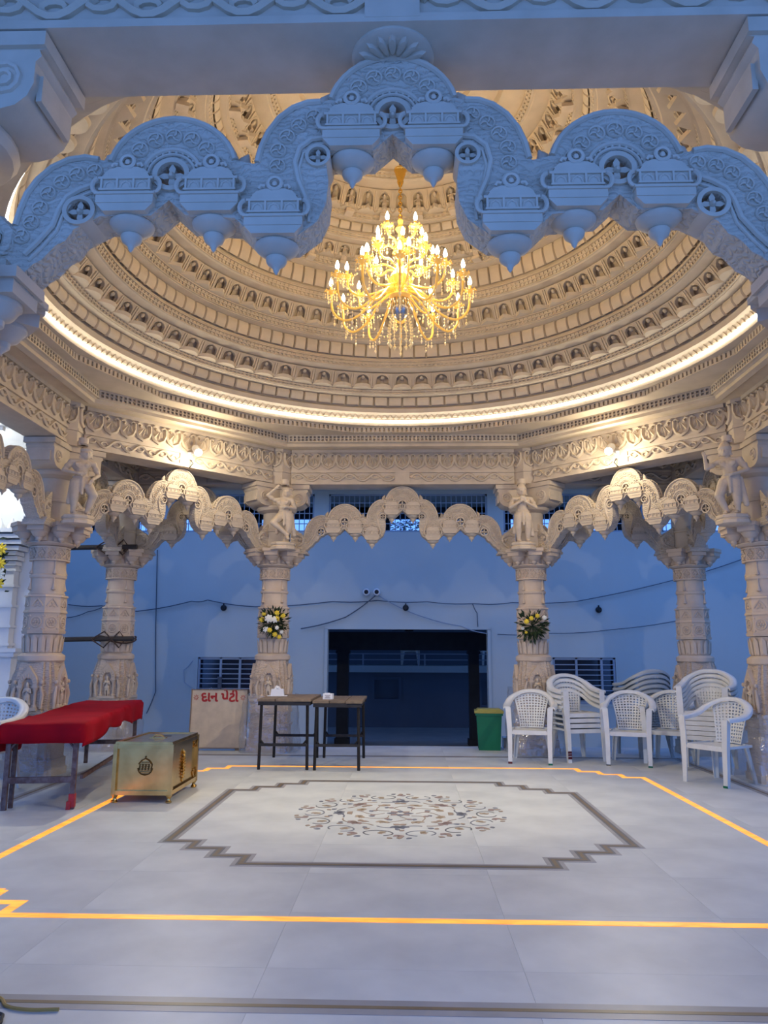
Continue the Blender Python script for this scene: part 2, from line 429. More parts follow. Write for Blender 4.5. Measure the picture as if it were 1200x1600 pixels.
# ------------------------------------------------------------------ ceiling : the dome
NS = 120
prof = [(3.42, 3.995), (3.05, 3.995), (3.05, 4.066), (3.075, 4.07), (3.075, 4.10), (3.05, 4.12), (3.03, 4.14), (3.0, 4.15), (2.985, 4.20), (3.01, 4.215), (3.03, 4.23)]
tiers = [  # (panel r0,z0,r1,z1), (dots r0,z0,r1,z1), (niche r0,z0,r1,z1), (dots)
    ((2.995, 4.235, 2.955, 4.335), (2.875, 4.345, 2.85, 4.405), (2.84, 4.425, 2.74, 4.57), (2.62, 4.585, 2.585, 4.665)),
    ((2.575, 4.705, 2.535, 4.845), (2.465, 4.87, 2.43, 4.955), (2.42, 4.985, 2.32, 5.15), (2.19, 5.165, 2.15, 5.265)),
    ((2.13, 5.30, 2.07, 5.48), (1.97, 5.50, 1.93, 5.59), (1.91, 5.61, 1.82, 5.72), (1.70, 5.725, 1.665, 5.77)),
    ((1.65, 5.785, 1.60, 5.865), (1.54, 5.87, 1.51, 5.935), (1.48, 5.955, 1.37, 6.14), (1.20, 6.15, 1.15, 6.215))]
bands = []
for T_ in tiers:
    p, d1, n_, d2 = T_
    prof += [(p[0]+.035, p[1]-.012), (p[0]+.035, p[1]), (p[2]+.035, p[3]), (p[2], p[3]+.006), (d1[0], d1[1]-.008), (d1[0], d1[1]),
             (d1[2], d1[3]), (d1[2]-.012, d1[3]+.004), (d1[2]-.012, d1[3]+.014), (n_[0]+.05, n_[1]-.004), (n_[2]+.06, n_[3]-.01), (n_[2], n_[3]), (d2[0]+.012, d2[1]-.008), (d2[0], d2[1]),
             (d2[2], d2[3]), (d2[2]-.01, d2[3]+.006), (d2[2]-.01, d2[3]+.02)]
    bands += [d1, d2]
prof += [(1.14, 6.24), (.95, 6.30), (.93, 6.36), (.70, 6.42), (.68, 6.47), (.36, 6.50), (.34, 6.40), (.30, 6.30), (.24, 6.24), (.22, 6.12), (.14, 6.02), (.12, 5.90), (.07, 5.82), (.05, 5.72), (.0, 5.68)]
dome = MB(); dome.lathe([(r, z) for r, z in prof], NS, cap=False)
dome.f = [f[::-1] for f in dome.f]
polyband(dome, [(ngon(16, 3.12), 3.925), (ngon(16, 3.12), 3.995), (ngon(16, 3.30), 3.996)])
polyring(dome, octv(.44), ngon(16, 3.12), 3.925)
# octagonal cornice
polyband(dome, [(octv(.10), 3.81), (octv(.30), 3.812), (octv(.36), 3.775), (octv(.42), 3.785), (octv(.42), 3.82), (octv(.44), 3.828), (octv(.44), 3.925)])
ceiling = tag(part('ceiling', dome, 'stone', smooth=30), kind='structure')
# outer roof shell so that daylight stays out
ro = MB(); ro.lathe([(3.9, 4.12), (3.6, 4.5), (3.0, 5.4), (2.2, 6.3), (1.2, 6.8), (.02, 7.0)], 48, cap=False)
SQ = 4.25
polyring(ro, [(SQ, SQ), (-SQ, SQ), (-SQ, -SQ), (SQ, -SQ)], circ(48, 3.9), 4.12, flip=True)
tag(part('roof', ro, 'stone2'), kind='structure')
ev = MB(); ev.box((0, -5.05, 4.02), (9.4, 1.7, .10)); ev.box((0, -5.86, 3.97), (9.4, .10, .14)); tag(part('front_eave', ev, 'stone2'), kind='structure')
# flat corner ceilings outside the octagon
cs = MB(); cs.v = []
polyring(cs, [(SQ, SQ), (-SQ, SQ), (-SQ, -SQ), (SQ, -SQ)], octv(.0), 3.83)
for (x, y) in ((SQ, SQ),): pass
polyband(cs, [([(SQ, SQ), (-SQ, SQ), (-SQ, -SQ), (SQ, -SQ)][::-1], 3.62), ([(SQ, SQ), (-SQ, SQ), (-SQ, -SQ), (SQ, -SQ)][::-1], 4.12)])
corner_ceiling = part('corner_ceiling', cs, 'stone', ceiling)
for sx in (-1, 1):      # stepped triangular coffers of the two rear corner bays
    for i, (d, z) in enumerate(((0, 3.79), (.16, 3.75), (.30, 3.71))):
        mb = MB(); q1 = [(A+.12+d*.2, B-.05), (B-.05, A+.12+d*.2)]
        P3 = [(sx*x, y) for x, y in ((B-.14, B-.14), (A+.30+d, B-.14), (B-.14, A+.30+d))]
        w_ = .05
        strip(mb, P3, w_, z, 3.83); part('coffer_moulding', mb, 'stone', ceiling)

def visible(an):      # angle measured from the rear (+y): the half of the dome seen from the hall entrance
    return abs(((an-pi/2+pi) % (2*pi))-pi) < RAD(118)
def ring_pieces(name, mb, mt, n, r, z, parent, ph=0., smooth=30):
    me = mb.mesh(name, mt, smooth); rest = MB()
    for k in range(n):
        an = 2*pi*(k+ph)/n
        if visible(an): link(name, me, parent, (r*cos(an), r*sin(an), z), an+pi/2)
        else: rest.join(mb, TR((r*cos(an), r*sin(an), z), an+pi/2))
    if rest.v: tag(part(name+'_row', rest, mt, parent, smooth), kind='stuff')
# local frame of a piece: x tangential, -y outward?  after rotation an+pi/2 local +y points to the centre
pan_n = (106, 110, 96, 80); nic_n = (72, 72, 62, 48)
for ti, (p, d1, n_, d2) in enumerate(tiers):
    tier = link('dome_tier', None, ceiling); tier.empty_display_size = .1
    # bulging panels
    n = pan_n[ti]; w = 2*pi*p[0]/n*.945; h = p[3]-p[1]; dr = p[0]-p[2]
    mb = MB(); rows = 5; vs = []; fs = []
    for i in range(rows+1):
        t = i/rows; yy = dr*t+.026*sin(pi*(.15+.85*t))**.7 if t < 1 else dr*t+.0
        for j, xx in enumerate((-w/2, -w*.42, -w*.2, w*.2, w*.42, w/2)):
            vs.append((xx, (yy-.03) if j in (0, 5) else yy, h*t))
    for i in range(rows):
        for j in range(5): a_ = i*6+j; fs.append((a_, a_+1, a_+7, a_+6))
    mb.add(vs, [f[::-1] for f in fs]); ring_pieces('panel', mb, 'stone', n, p[0], p[1], tier)
    # thin dividers hanging between the panels
    # dotted bands
    for d in (d1, d2):
        nb = int(2*pi*d[0]/.052); mb = MB(); hh = d[3]-d[1]
        for k in range(nb):
            an = 2*pi*k/nb; T = TR((d[0]*cos(an), d[0]*sin(an), d[1]), an+pi/2)
            sl = (d[0]-d[2])/hh
            mb.add([(-.013, -.0, hh*.2), (.013, -.0, hh*.2), (.013, .015+sl*hh*.2, hh*.2), (-.013, .015+sl*hh*.2, hh*.2),
                    (-.013, 0, hh*.8), (.013, 0, hh*.8), (.013, .015+sl*hh*.8, hh*.8), (-.013, .015+sl*hh*.8, hh*.8)],
                   [(3, 2, 1, 0), (4, 5, 6, 7), (2, 3, 7, 6), (1, 2, 6, 5), (3, 0, 4, 7)], T)
        for zz, rr in ((d[1]+hh*.08, d[0]-(d[0]-d[2])*.08), (d[1]+hh*.5, d[0]-(d[0]-d[2])*.5), (d[1]+hh*.92, d[0]-(d[0]-d[2])*.92)):
            mb.lathe([(rr+.004, zz-.006), (rr-.018, zz-.006), (rr-.018, zz+.006), (rr+.004, zz+.006)], NS, cap=False)
            mb.f[-3*NS:] = [f[::-1] for f in mb.f[-3*NS:]]
        tag(part('beaded_band', mb, 'stone', tier, smooth=None), kind='stuff')
    # arched niches with scalloped lips
    n = nic_n[ti]; w = 2*pi*n_[0]/n; h = n_[3]-n_[1]; dr = n_[0]-n_[2]
    mb = MB(); hw = w/2*.98
    hole = [(-hw*.66, -.0)]+[(x, z) for x, z in [(-hw*.66, h*.52), (-hw*.60, h*.70), (-hw*.38, h*.84), (0, h*.93), (hw*.38, h*.84), (hw*.60, h*.70), (hw*.66, h*.52), (hw*.66, 0)]]
    outer = [(-hw, 0)]+hole+[(hw, 0), (hw, h), (-hw, h)]
    sh = Matrix.Identity(4); sh[1][2] = dr/h
    mb.prism([outer], .028, -.012, sh)
    rim = [(x*1.0, .030, z) for x, z in hole]; mb.tube(rim, .007, 5, sh)
    for s_ in (-1, 1): mb.box((s_*hw*.86, .034, h*.45), (hw*.16, .022, h*.9), sh)
    mb.ball((0, .012, h*.70), (hw*.20, .02, h*.13), 8, 5, sh)      # bud hanging in the arch
    mb.box((0, -.034, h*.40), (hw*.34, .02, h*.5), sh, top=.4)
    nn = 12; lip = []
    for i in range(nn+1):
        t = -1+2*i/nn
        if ti == 0: yv = .10*(1-abs(t)**2.2)
        elif ti == 1: yv = .095*(1-abs(t))+.012
        else: yv = .085*(1-abs(t)**1.5)*(1+.25*cos(3*pi*t))
        lip.append((t*w*.5, yv*1.05+.012))
    vs = [(x, y, .016) for x, y in lip]+[(x, y*.88, -.018) for x, y in lip]+[(x*.80, max(.0, y*.80-.014), -.006) for x, y in lip]
    m1 = nn+1; fs = []
    for i in range(nn):
        fs.append((i+1, i, m1+i, m1+i+1)); fs.append((i, i+1, 2*m1+i+1, 2*m1+i))
    vs += [(-w*.5, -.02, -.020), (w*.5, -.02, -.020), (w*.40, -.02, -.004), (-w*.40, -.02, -.004)]
    b0 = 3*m1; fs.append(tuple([b0]+[b0+1]+[m1+nn-i for i in range(nn+1)]))
    fs.append(tuple([b0+3]+[2*m1+i for i in range(nn+1)]+[b0+2])[::-1])
    mb.add(vs, fs)
    for s_ in (-1, 1): mb.ball((s_*w*.5, .022, .012), (.012, .03, .018), 6, 4)
    ring_pieces('niche', mb, 'stone', n, n_[0], n_[1]-.012, tier)
# ornate figure-like brackets between the upper niches (tier 4)
br = MB()
br.tube([(0, -.02, -.05), (0, .05, -.02), (0, .09, .05), (0, .08, .11)], [.03, .034, .026, .016], 6); br.ball((0, .085, .14), .024, 8, 5)
br.tube([(-.045, .07, .09), (0, .085, .10), (.045, .07, .09)], .012, 5); br.box((0, .03, -.07), (.09, .10, .035))
ring_pieces('dome_bracket', br, 'statue', 24, 1.50, 5.955, ceiling, .5)
ring_pieces('dome_bracket', br, 'statue', 31, 1.93, 5.58, ceiling, .5)
# dentils of the sixteen-sided band, perforations of the octagonal cornice (tiny: joined)
dn = MB(); V16 = ngon(16, 3.12)
for k in range(16):
    p0 = Vector(V16[k]); p1 = Vector(V16[(k+1) % 16]); L_ = (p1-p0).length; m_ = int(L_/.055)
    an = atan2(p1.y-p0.y, p1.x-p0.x)
    for i in range(m_):
        c_ = p0+(p1-p0)*((i+.5)/m_); dn.box((0, .014, 0), (.034, .036, .05), TR((c_.x, c_.y, 3.96), an))
    for zz in (3.930, 3.989): dn.box((L_/2, .012, 0), (L_, .036, .011), TR((p0.x, p0.y, zz), an))
tag(part('dentil_band', dn, 'stone', ceiling, smooth=None), kind='stuff')
pf = MB(); O_ = octv(.44)
for k in range(8):
    p0 = Vector(O_[k]); p1 = Vector(O_[(k+1) % 8]); L_ = (p1-p0).length; m_ = int(L_/.050); an = atan2(p1.y-p0.y, p1.x-p0.x)
    for i in range(m_):
        c_ = p0+(p1-p0)*((i+.5)/m_)
        for zz, sh_ in ((3.858, 0), (3.892, .0)): pf.box((0, .012, 0), (.022, .034, .030), TR((c_.x, c_.y, zz), an))
    for zz, hh in ((3.836, .014), (3.875, .008), (3.915, .018)): pf.box((L_/2, .014, 0), (L_, .034, hh), TR((p0.x, p0.y, zz), an))
tag(part('perforated_cornice', pf, 'stone', ceiling, smooth=None), kind='stuff')
# saw teeth above the cove light
tt = MB(); nt_ = 260
for k in range(nt_):
    an = 2*pi*k/nt_; tt.add([(-.03, 0, 0), (.03, 0, 0), (0, .012, .05), (-.03, -.02, 0), (.03, -.02, 0), (0, -.02, .05)],
                            [(1, 0, 2), (0, 3, 5, 2), (4, 1, 2, 5), (0, 1, 4, 3)], TR((3.045*cos(an), 3.045*sin(an), 4.085), an+pi/2))
tag(part('saw_tooth_band', tt, 'stone', ceiling, smooth=None), kind='stuff')
# LED cove light
led = MB(); led.lathe([(3.052, 4.038), (3.036, 4.038), (3.030, 4.046), (3.030, 4.056), (3.036, 4.064), (3.052, 4.064)], 160, cap=False)
led.f = [f[::-1] for f in led.f]
tag(part('cove_light', led, 'led'), 'thin white LED ring light running around the base of the dome', 'cove light')

# ------------------------------------------------------------------ friezes and beams
def leaf_motif(s):
    mb = MB(); w = s
    U = [(-w*.42, .0, w*.42), (-w*.44, 0, w*.05), (-w*.30, 0, -w*.28), (0, 0, -w*.44), (w*.30, 0, -w*.28), (w*.44, 0, w*.05), (w*.42, 0, w*.42)]
    mb.tube(U, w*.10, 5)
    for dx, a_ in ((-.20, .55), (0, 0), (.20, -.55)):
        mb.add([(0, -w*.16, w*.26), (-w*.11, 0, .02*w), (0, 0, -w*.28), (w*.11, 0, .02*w)], [(0, 1, 2), (0, 2, 3)], TR((dx*w, 0, 0), 0, 0, a_))
    for s_ in (-1, 1): mb.tube([(s_*w*.42, 0, w*.42), (s_*w*.28, -.005, w*.50), (s_*w*.16, 0, w*.40), (s_*w*.24, 0, w*.32)], w*.075, 5)
    return mb
def scroll_motif(s):
    mb = MB(); w = s
    pts = [(-w*.5+w*t, 0, w*.17*sin(2*pi*t)) for t in [i/10 for i in range(11)]]
    mb.tube(pts, w*.06, 5)
    for s_ in (-1, 1):
        mb.tube([(s_*w*.25+w*.14*cos(a_), 0, s_*-.04*w+w*.10*sin(a_)*s_) for a_ in [i*.7 for i in range(7)]], w*.05, 5)
    return mb
LM = leaf_motif(.20); LM.v = [(x, y*1.7, z) for x, y, z in LM.v]
LEAF_ME = LM.mesh('frieze_leaf', 'stone', 40)
SM_ = scroll_motif(.27); SM_.v = [(x, y*1.7, z) for x, y, z in SM_.v]
SCR_ME = SM_.mesh('frieze_scroll', 'stone', 40)
tn = [0]
def beam(p0, p1, cut=.20, faces=(1,), z0=ZB, z1=ZT, scr=True):
    # p0->p1 ; face +1 is on the left of the direction of travel
    P0, P1 = Vector(p0), Vector(p1); d = (P1-P0); L_ = d.length; an = atan2(d.y, d.x); tn[0] += 1
    root = link('trim_%d' % tn[0], None, None, (P0.x, P0.y, 0), an); root.empty_display_size = .1; tag(root, kind='structure')
    mb = MB(); h = z1-z0
    mb.box((L_/2, 0, z0+h/2), (L_-2*cut, .30, h))
    mb.box((L_/2, 0, z0+.013), (L_-2*cut, .335, .032)); mb.box((L_/2, 0, z0+.165), (L_-2*cut, .345, .026)); mb.box((L_/2, 0, z1-.02), (L_-2*cut, .35, .04))
    mb.box((L_/2, 0, z0+.09), (.19, .338, .15))
    part('beam_body', mb, 'stone2', root)
    for f in faces:
        y = .152*f; rz = pi if f > 0 else 0.
        n = int((L_-2*cut)/.185)
        for i in range(n):
            x = cut+(L_-2*cut)*(i+.5)/n; link('frieze_leaf', LEAF_ME, root, (x, y, z0+.30), rz)
        m_ = int((L_/2-cut-.1)/.27)
        for s_ in (0, 1):
            for i in range(m_):
                x0 = cut+.01 if s_ == 0 else L_/2+.10; x = x0+(L_/2-cut-.11)*(i+.5)/m_
                link('frieze_scroll', SCR_ME, root, (x, y, z0+.09), rz, ((L_/2-cut-.11)/m_/.27, 1, 1))
    return root
OC = [(A, B), (-A, B), (-B, A), (-B, -A), (-A, -B), (A, -B), (B, -A), (B, A)]
for k in range(8):
    fc = (1,) if k != 4 else (1, -1)
    beam(OC[k], OC[(k+1) % 8], faces=fc if k not in (3, 5) else ())
# lintels of the corner bays
for sx in (-1, 1):
    beam((sx*A, B), (sx*B, B), faces=(-1,) if sx > 0 else (1,)); beam((sx*B, B), (sx*B, A), faces=(-1,) if sx > 0 else (1,))
# lotus boss under the front beam
lo = MB(); lo.lathe([(.15, 0), (.15, -.012), (.135, -.02), (.0, -.02)], 32, cap=False)
for k in range(16):
    a_ = 2*pi*k/16; lo.ball((.085*cos(a_), .085*sin(a_), -.018), (.045, .016, .016), 8, 4, None) if False else lo.ball((0, 0, 0), (.05, .016, .014), 8, 4, TR((.082*cos(a_), .082*sin(a_), -.02), a_))
lo.ball((0, 0, -.02), (.035, .035, .012), 10, 4)
part('lotus_boss', lo, 'stone2', ceiling, loc=(0, -B, ZB))
# ================================================================== figures (carved stone)
def capsule(mb, p, q, r1, r2=None, n=10):
    r2 = r1 if r2 is None else r2; P, Q = Vector(p), Vector(q); k = 5
    mb.tube([P+(Q-P)*i/k for i in range(k+1)], [r1+(r2-r1)*i/k for i in range(k+1)], n)
    mb.ball(P, r1, n, 6); mb.ball(Q, r2, n, 6)
def hand(mb, w, d, s, side):
    # small palm with five fingers pointing along d from the wrist w
    W_ = Vector(w); d = Vector(d).normalized(); sd = d.cross(Vector((0, -1, .2))).normalized()
    pc = W_+d*.028*s; mb.ball(pc, (.024*s, .018*s, .028*s), 8, 6)
    for i, (o_, l_) in enumerate(((-.018, .040), (-.006, .048), (.006, .046), (.018, .036))):
        b = W_+d*.045*s+sd*o_*s; m_ = b+d*l_*.6*s+Vector((0, -.006*s, 0)); capsule(mb, b, m_, .0075*s, .007*s, 6); capsule(mb, m_, m_+d*l_*.5*s+Vector((0, .006*s, -.004*s)), .007*s, .006*s, 6)
    t = W_+d*.02*s+sd*side*.022*s; capsule(mb, t, t+(d*.6+sd*side)*.03*s, .008*s, .0065*s, 6)
def figure(pose, hat='bun', skirt=True):
    """standing figure about 1.0 high, facing -y; pose: joint positions"""
    mb = MB(); g = lambda k: Vector(pose[k])
    hip, chest, neck, head = g('hip'), g('chest'), g('neck'), g('head')
    # torso
    mb.ball(hip, (.105, .08, .085), 14, 8); mb.ball(chest, (.105, .075, .10), 14, 8)
    capsule(mb, hip+Vector((0, 0, .03)), chest, .078, .082, 12)
    for s_ in (-1, 1):
        mb.ball(chest+Vector((s_*.045, -.05, .01)), .042, 10, 6)
    capsule(mb, chest+Vector((0, .0, .06)), neck, .045, .034)
    for s_ in ('l', 'r'):
        sh, el, wr = g(s_+'sh'), g(s_+'el'), g(s_+'wr')
        capsule(mb, chest+Vector((0, 0, .06)), sh, .05, .042)
        capsule(mb, sh, el, .038, .030); capsule(mb, el, wr, .029, .020)
        mb.ball(wr, .025, 8, 5); hand(mb, wr, pose.get(s_+'hd', (wr-el)), 1.0, -1 if s_ == 'l' else 1)
        mb.ball(sh+(el-sh)*.5, .044, 8, 5)                         # armlet
        hp, kn, an_ = g(s_+'hp'), g(s_+'kn'), g(s_+'an')
        capsule(mb, hip, hp, .08, .078); capsule(mb, hp, kn, .077, .052, 12); capsule(mb, kn, an_, .052, .030, 12)
        mb.ball(an_, .036, 10, 5)
        ft = Vector(pose.get(s_+'ft', an_+Vector((0, -.085, -.03))))
        capsule(mb, an_+Vector((0, .01, -.025)), ft, .028, .022)
        for t in range(5): mb.ball(ft+Vector(((t-2)*.010, -.014, -.004)), .009, 6, 4)
    # head, face, ears, hair
    mb.ball(head, (.062, .070, .082), 14, 10); mb.ball(head+Vector((0, -.03, -.045)), (.036, .036, .034), 10, 6)
    mb.ball(head+Vector((0, -.072, -.012)), (.011, .016, .022), 8, 5)
    for s_ in (-1, 1):
        mb.ball(head+Vector((s_*.025, -.062, .008)), (.014, .009, .008), 8, 4)
        mb.ball(head+Vector((s_*.064, .0, -.01)), (.012, .02, .03), 8, 5); mb.ball(head+Vector((s_*.068, 0, -.05)), .016, 8, 5)
    mb.ball(head+Vector((0, -.062, -.042)), (.018, .01, .007), 8, 4)
    mb.ball(head+Vector((0, .012, .03)), (.070, .072, .065), 12, 7)
    if hat == 'bun': mb.ball(head+Vector((.035, .04, .055)), (.05, .05, .045), 10, 6); mb.lathe([(.07, .045), (.075, .06), (.06, .075)], 14, TR(head))
    else:
        mb.lathe([(.072, .025), (.078, .05), (.06, .085), (.045, .12), (.02, .15)], 14, TR(head))
    # belt, necklace, garment
    mb.lathe([(.088, -.012), (.10, 0), (.088, .012)], 18, TR(hip+Vector((0, 0, .045)), sc=(1.08, .82, 1)))
    mb.tube([chest+Vector((.085*cos(a_), -.078-.01*sin(a_), .03+.075*sin(a_))) for a_ in [pi+i*pi/8 for i in range(9)]], .010, 6)
    if skirt:
        capsule(mb, hip+Vector((0, -.07, .02)), hip+Vector((0, -.085, -.20)), .026, .018)
        capsule(mb, hip+Vector((.10, .02, .0)), hip+Vector((.135, .03, -.36)), .024, .035); capsule(mb, hip+Vector((-.10, .02, .0)), hip+Vector((-.12, .03, -.32)), .022, .030)
    return mb
def base_pose():
    return dict(hip=(0, 0, .50), chest=(0, 0, .70), neck=(0, -.005, .80), head=(0, -.01, .885),
                lsh=(.125, 0, .755), lel=(.17, -.01, .60), lwr=(.12, -.09, .52), rsh=(-.125, 0, .755), rel=(-.17, -.01, .60), rwr=(-.12, -.09, .52),
                lhp=(.055, 0, .46), lkn=(.07, -.02, .26), lan=(.065, .01, .06), rhp=(-.055, 0, .46), rkn=(-.07, -.02, .26), ran=(-.065, .01, .06))
def P_(**k): d = base_pose(); d.update(k); return d
poses = [
    # dancer: right arm lifted to the head, legs crossed
    (P_(hip=(.02, 0, .50), chest=(-.01, 0, .69), head=(.045, -.02, .875), neck=(.01, 0, .795), rsh=(-.13, 0, .745), rel=(-.235, -.05, .82), rwr=(-.12, -.08, .93), rhd=(.5, 0, .6),
        lsh=(.115, 0, .745), lel=(.17, -.03, .60), lwr=(.05, -.12, .60), lhd=(-1, 0, .1), rhp=(-.04, 0, .46), rkn=(-.13, -.12, .33), ran=(.07, -.08, .13), rft=(.10, -.14, .05), lhp=(.07, 0, .46), lkn=(.08, -.03, .25), lan=(.03, .02, .06)), 'bun', True),
    # standing with both hands raised together before the chest
    (P_(rel=(-.185, -.05, .60), rwr=(-.035, -.125, .70), rhd=(.15, -.1, 1), lel=(.185, -.05, .60), lwr=(.035, -.125, .68), lhd=(-.2, -.1, 1), head=(-.01, -.02, .885)), 'crown', True),
    # drummer: hands at the waist, knee bent
    (P_(head=(.03, -.02, .88), chest=(-.01, 0, .70), rel=(-.20, .01, .62), rwr=(-.06, -.12, .57), rhd=(1, -.2, .1), lel=(.19, .0, .60), lwr=(.10, -.11, .50), lhd=(-.3, -.3, -.6),
        lkn=(.13, -.09, .29), lan=(.09, .0, .06), rkn=(-.065, -.02, .26)), 'bun', True),
    # dancer: right hand raised beside the face, left hand on the hip
    (P_(head=(-.02, -.02, .885), chest=(.01, 0, .70), hip=(.02, 0, .50), rel=(-.22, -.08, .66), rwr=(-.235, -.07, .82), rhd=(-.15, 0, 1), lel=(.20, .0, .60), lwr=(.06, -.11, .54), lhd=(-1, -.1, 0),
        rkn=(-.11, -.07, .27), ran=(-.05, .0, .06)), 'crown', True)]
small_fig = finish(remeshed(figure(poses[1][0], 'crown', True), .018, 2), 'niche_figure', 'statue')

# ================================================================== columns
def oct_prism(mb, ap, z0, z1, ap1=None, n=8):
    c = 1/cos(pi/n); ap1 = ap if ap1 is None else ap1
    mb.lathe([(ap*c, z0), (ap1*c, z1)], n, ph=pi/n)
def column_proto():
    t = thing('carved_column', '', 'column', (0, 0, 0))
    # square stepped plinth and base with offsets
    def ratha(mb, w, z0, z1, k=1.):
        h = z1-z0
        for (a_, b_) in ((1., .62), (.62, 1.), (.84, .84)): mb.box((0, 0, (z0+z1)/2), (2*w*a_, 2*w*b_, h), top=k)
    p = MB(); ratha(p, .27, 0, .07); ratha(p, .258, .07, .16); part('plinth', p, 'stone_col', t)
    b = MB(); ratha(b, .238, .16, .30); ratha(b, .252, .30, .335); ratha(b, .23, .335, .46); ratha(b, .248, .46, .50); ratha(b, .236, .50, .60); ratha(b, .252, .60, .635)
    part('base_moulding', b, 'carved_col', t)
    nb = MB(); ratha(nb, .22, .635, .90); ratha(nb, .22, .90, 1.10, .84); part('niche_block', nb, 'carved_col', t)
    # four figure niches
    fr = MB()
    for s_ in (-1, 1):
        fr.lathe([(.026, 0), (.026, .03), (.016, .04), (.016, .17), (.026, .185), (.03, .21)], 8, TR((s_*.085, -.262, .645)))
        fr.box((s_*.085, -.262, .86), (.062, .05, .02))
        fr.tube([(s_*.15, -.25, .65), (s_*.165, -.262, .78), (s_*.14, -.258, .86)], [.018, .022, .012], 6)
        fr.ball((s_*.15, -.262, .90), .022, 8, 5)
    top = [(-.10, .86), (-.105, .90), (-.085, .955), (-.045, 1.0), (0, 1.06), (.045, 1.0), (.085, .955), (.105, .90), (.10, .86), (.06, .86), (.055, .90), (.03, .935), (0, .95), (-.03, .935), (-.055, .90), (-.06, .86)]
    fr.prism([top], -.275, -.225)
    for i in range(9):
        a_ = RAD(10+20*i); fr.tube([(.062*cos(a_), -.278, .885+.062*sin(a_)), (.095*cos(a_), -.272, .885+.10*sin(a_))], .008, 5)
    fr.box((0, -.262, .645), (.24, .07, .03)); fr.ball((0, -.262, .955), (.022, .02, .022), 8, 5)
    fme = fr.mesh('niche_frame', 'stone_col', 35)
    for k in range(4):
        n_ = link('niche_frame', fme, t, (0, 0, 0), k*pi/2, (.9, .9, 1))
        link('niche_figure', small_fig, n_, (0, -.262, .655), 0, .24)
    # corner leaves of the block
    cl = MB(); cl.add([(-.05, 0, 0), (.05, 0, 0), (.055, -.01, .10), (0, .02, .19), (-.055, -.01, .10), (0, .06, .05)], [(0, 1, 2, 3, 4), (1, 0, 5), (2, 1, 5), (3, 2, 5), (4, 3, 5), (0, 4, 5)])
    cme = cl.mesh('corner_leaf', 'stone_col')
    for k in range(4): link('corner_leaf', cme, t, (.205*cos(pi/4+k*pi/2), .205*sin(pi/4+k*pi/2), .90), pi/4+k*pi/2+pi/2+pi*0)
    tr = MB(); tr.lathe([(.205, 1.095), (.225, 1.11), (.225, 1.155), (.205, 1.17), (.175, 1.19)], 24); part('torus', tr, 'stone_col', t)
    lb = MB(); lb.lathe([(.178, 1.17), (.178, 1.37)], 16)
    part('lotus_band', lb, 'stone_col', t)
    pm = MB(); pm.add([(-.032, 0, 0), (.032, 0, 0), (.034, -.012, .13), (0, -.022, .175), (-.034, -.012, .13), (0, -.012, .02)], [(0, 1, 5), (1, 2, 5), (2, 3, 5), (3, 4, 5), (4, 0, 5)])
    pme = pm.mesh('lotus_petal', 'stone_col')
    for k in range(16):
        a_ = 2*pi*k/16; link('lotus_petal', pme, t, (.181*cos(a_), .181*sin(a_), 1.19), a_+pi/2)
    ob = MB(); oct_prism(ob, .188, 1.375, 1.405, .196); oct_prism(ob, .185, 1.40, 1.585); oct_prism(ob, .196, 1.585, 1.61, .188); part('octagon_block', ob, 'stone_col', t, smooth=None)
    rs = MB(); 
    rs.tube([(.052*cos(a_), -.002, .052*sin(a_)) for a_ in [2*pi*i/14 for i in range(14)]], .008, 5, closed=True)
    for i in range(6): rs.ball((.026*cos(i*pi/3), 0, .026*sin(i*pi/3)), (.013, .010, .013), 6, 4)
    rs.ball((0, -.004, 0), .013, 8, 5)
    for sx in (-1, 1):
        for sz in (-1, 1): rs.ball((sx*.062, 0, sz*.062), (.012, .008, .012), 6, 4)
    rme = rs.mesh('rosette_relief', 'stone_col', 40)
    for k in range(8):
        a_ = pi/4*k; link('rosette_relief', rme, t, (.186*cos(a_), .186*sin(a_), 1.49), a_+pi/2)
    tb = MB(); oct_prism(tb, .182, 1.61, 1.75); oct_prism(tb, .196, 1.745, 1.765, .19); part('triangle_band', tb, 'stone_col', t, smooth=None)
    tm = MB(); tm.tube([(-.055, 0, -.03), (-.03, -.003, .01), (0, -.003, .045), (.03, -.003, .01), (.055, 0, -.03)], .009, 5); tm.ball((0, 0, .0), (.014, .010, .018), 6, 4); tm.tube([(-.028, 0, -.035), (0, 0, -.02), (.028, 0, -.035)], .008, 5)
    tme = tm.mesh('leaf_relief', 'stone_col', 40)
    for k in range(8): a_ = pi/4*k; link('leaf_relief', tme, t, (.184*cos(a_), .184*sin(a_), 1.68), a_+pi/2)
    sf = MB(); sf.lathe([(.176, 1.765), (.178, 1.78), (.166, 1.80), (.164, 1.93), (.178, 1.945), (.180, 1.965), (.166, 1.98), (.162, 2.12)], 24); part('shaft', sf, 'stone_col', t)
    bl = MB(); bl.tube([(0, -.006, .16), (0, -.006, .05)], .007, 5); bl.lathe([(.006, .06), (.012, .03), (.022, .0), (.024, -.01), (.004, -.02)], 8, TR((0, -.008, 0)))
    bl.box((0, -.004, .165), (.03, .012, .016))
    bme = bl.mesh('bell_pendant', 'stone_col', 40)
    for k in range(4):
        a_ = pi/2*k+pi/4
        link('bell_pendant', bme, t, (.165*cos(a_), .165*sin(a_), 1.83), a_+pi/2); link('bell_pendant', bme, t, (.163*cos(a_), .163*sin(a_), 1.99), a_+pi/2, (1, 1, .8))
    nk = MB(); oct_prism(nk, .183, 2.12, 2.255, n=12); oct_prism(nk, .192, 2.115, 2.13, n=12); oct_prism(nk, .192, 2.245, 2.26, n=12); part('neck_band', nk, 'stone_col', t, smooth=None)
    dm = MB()
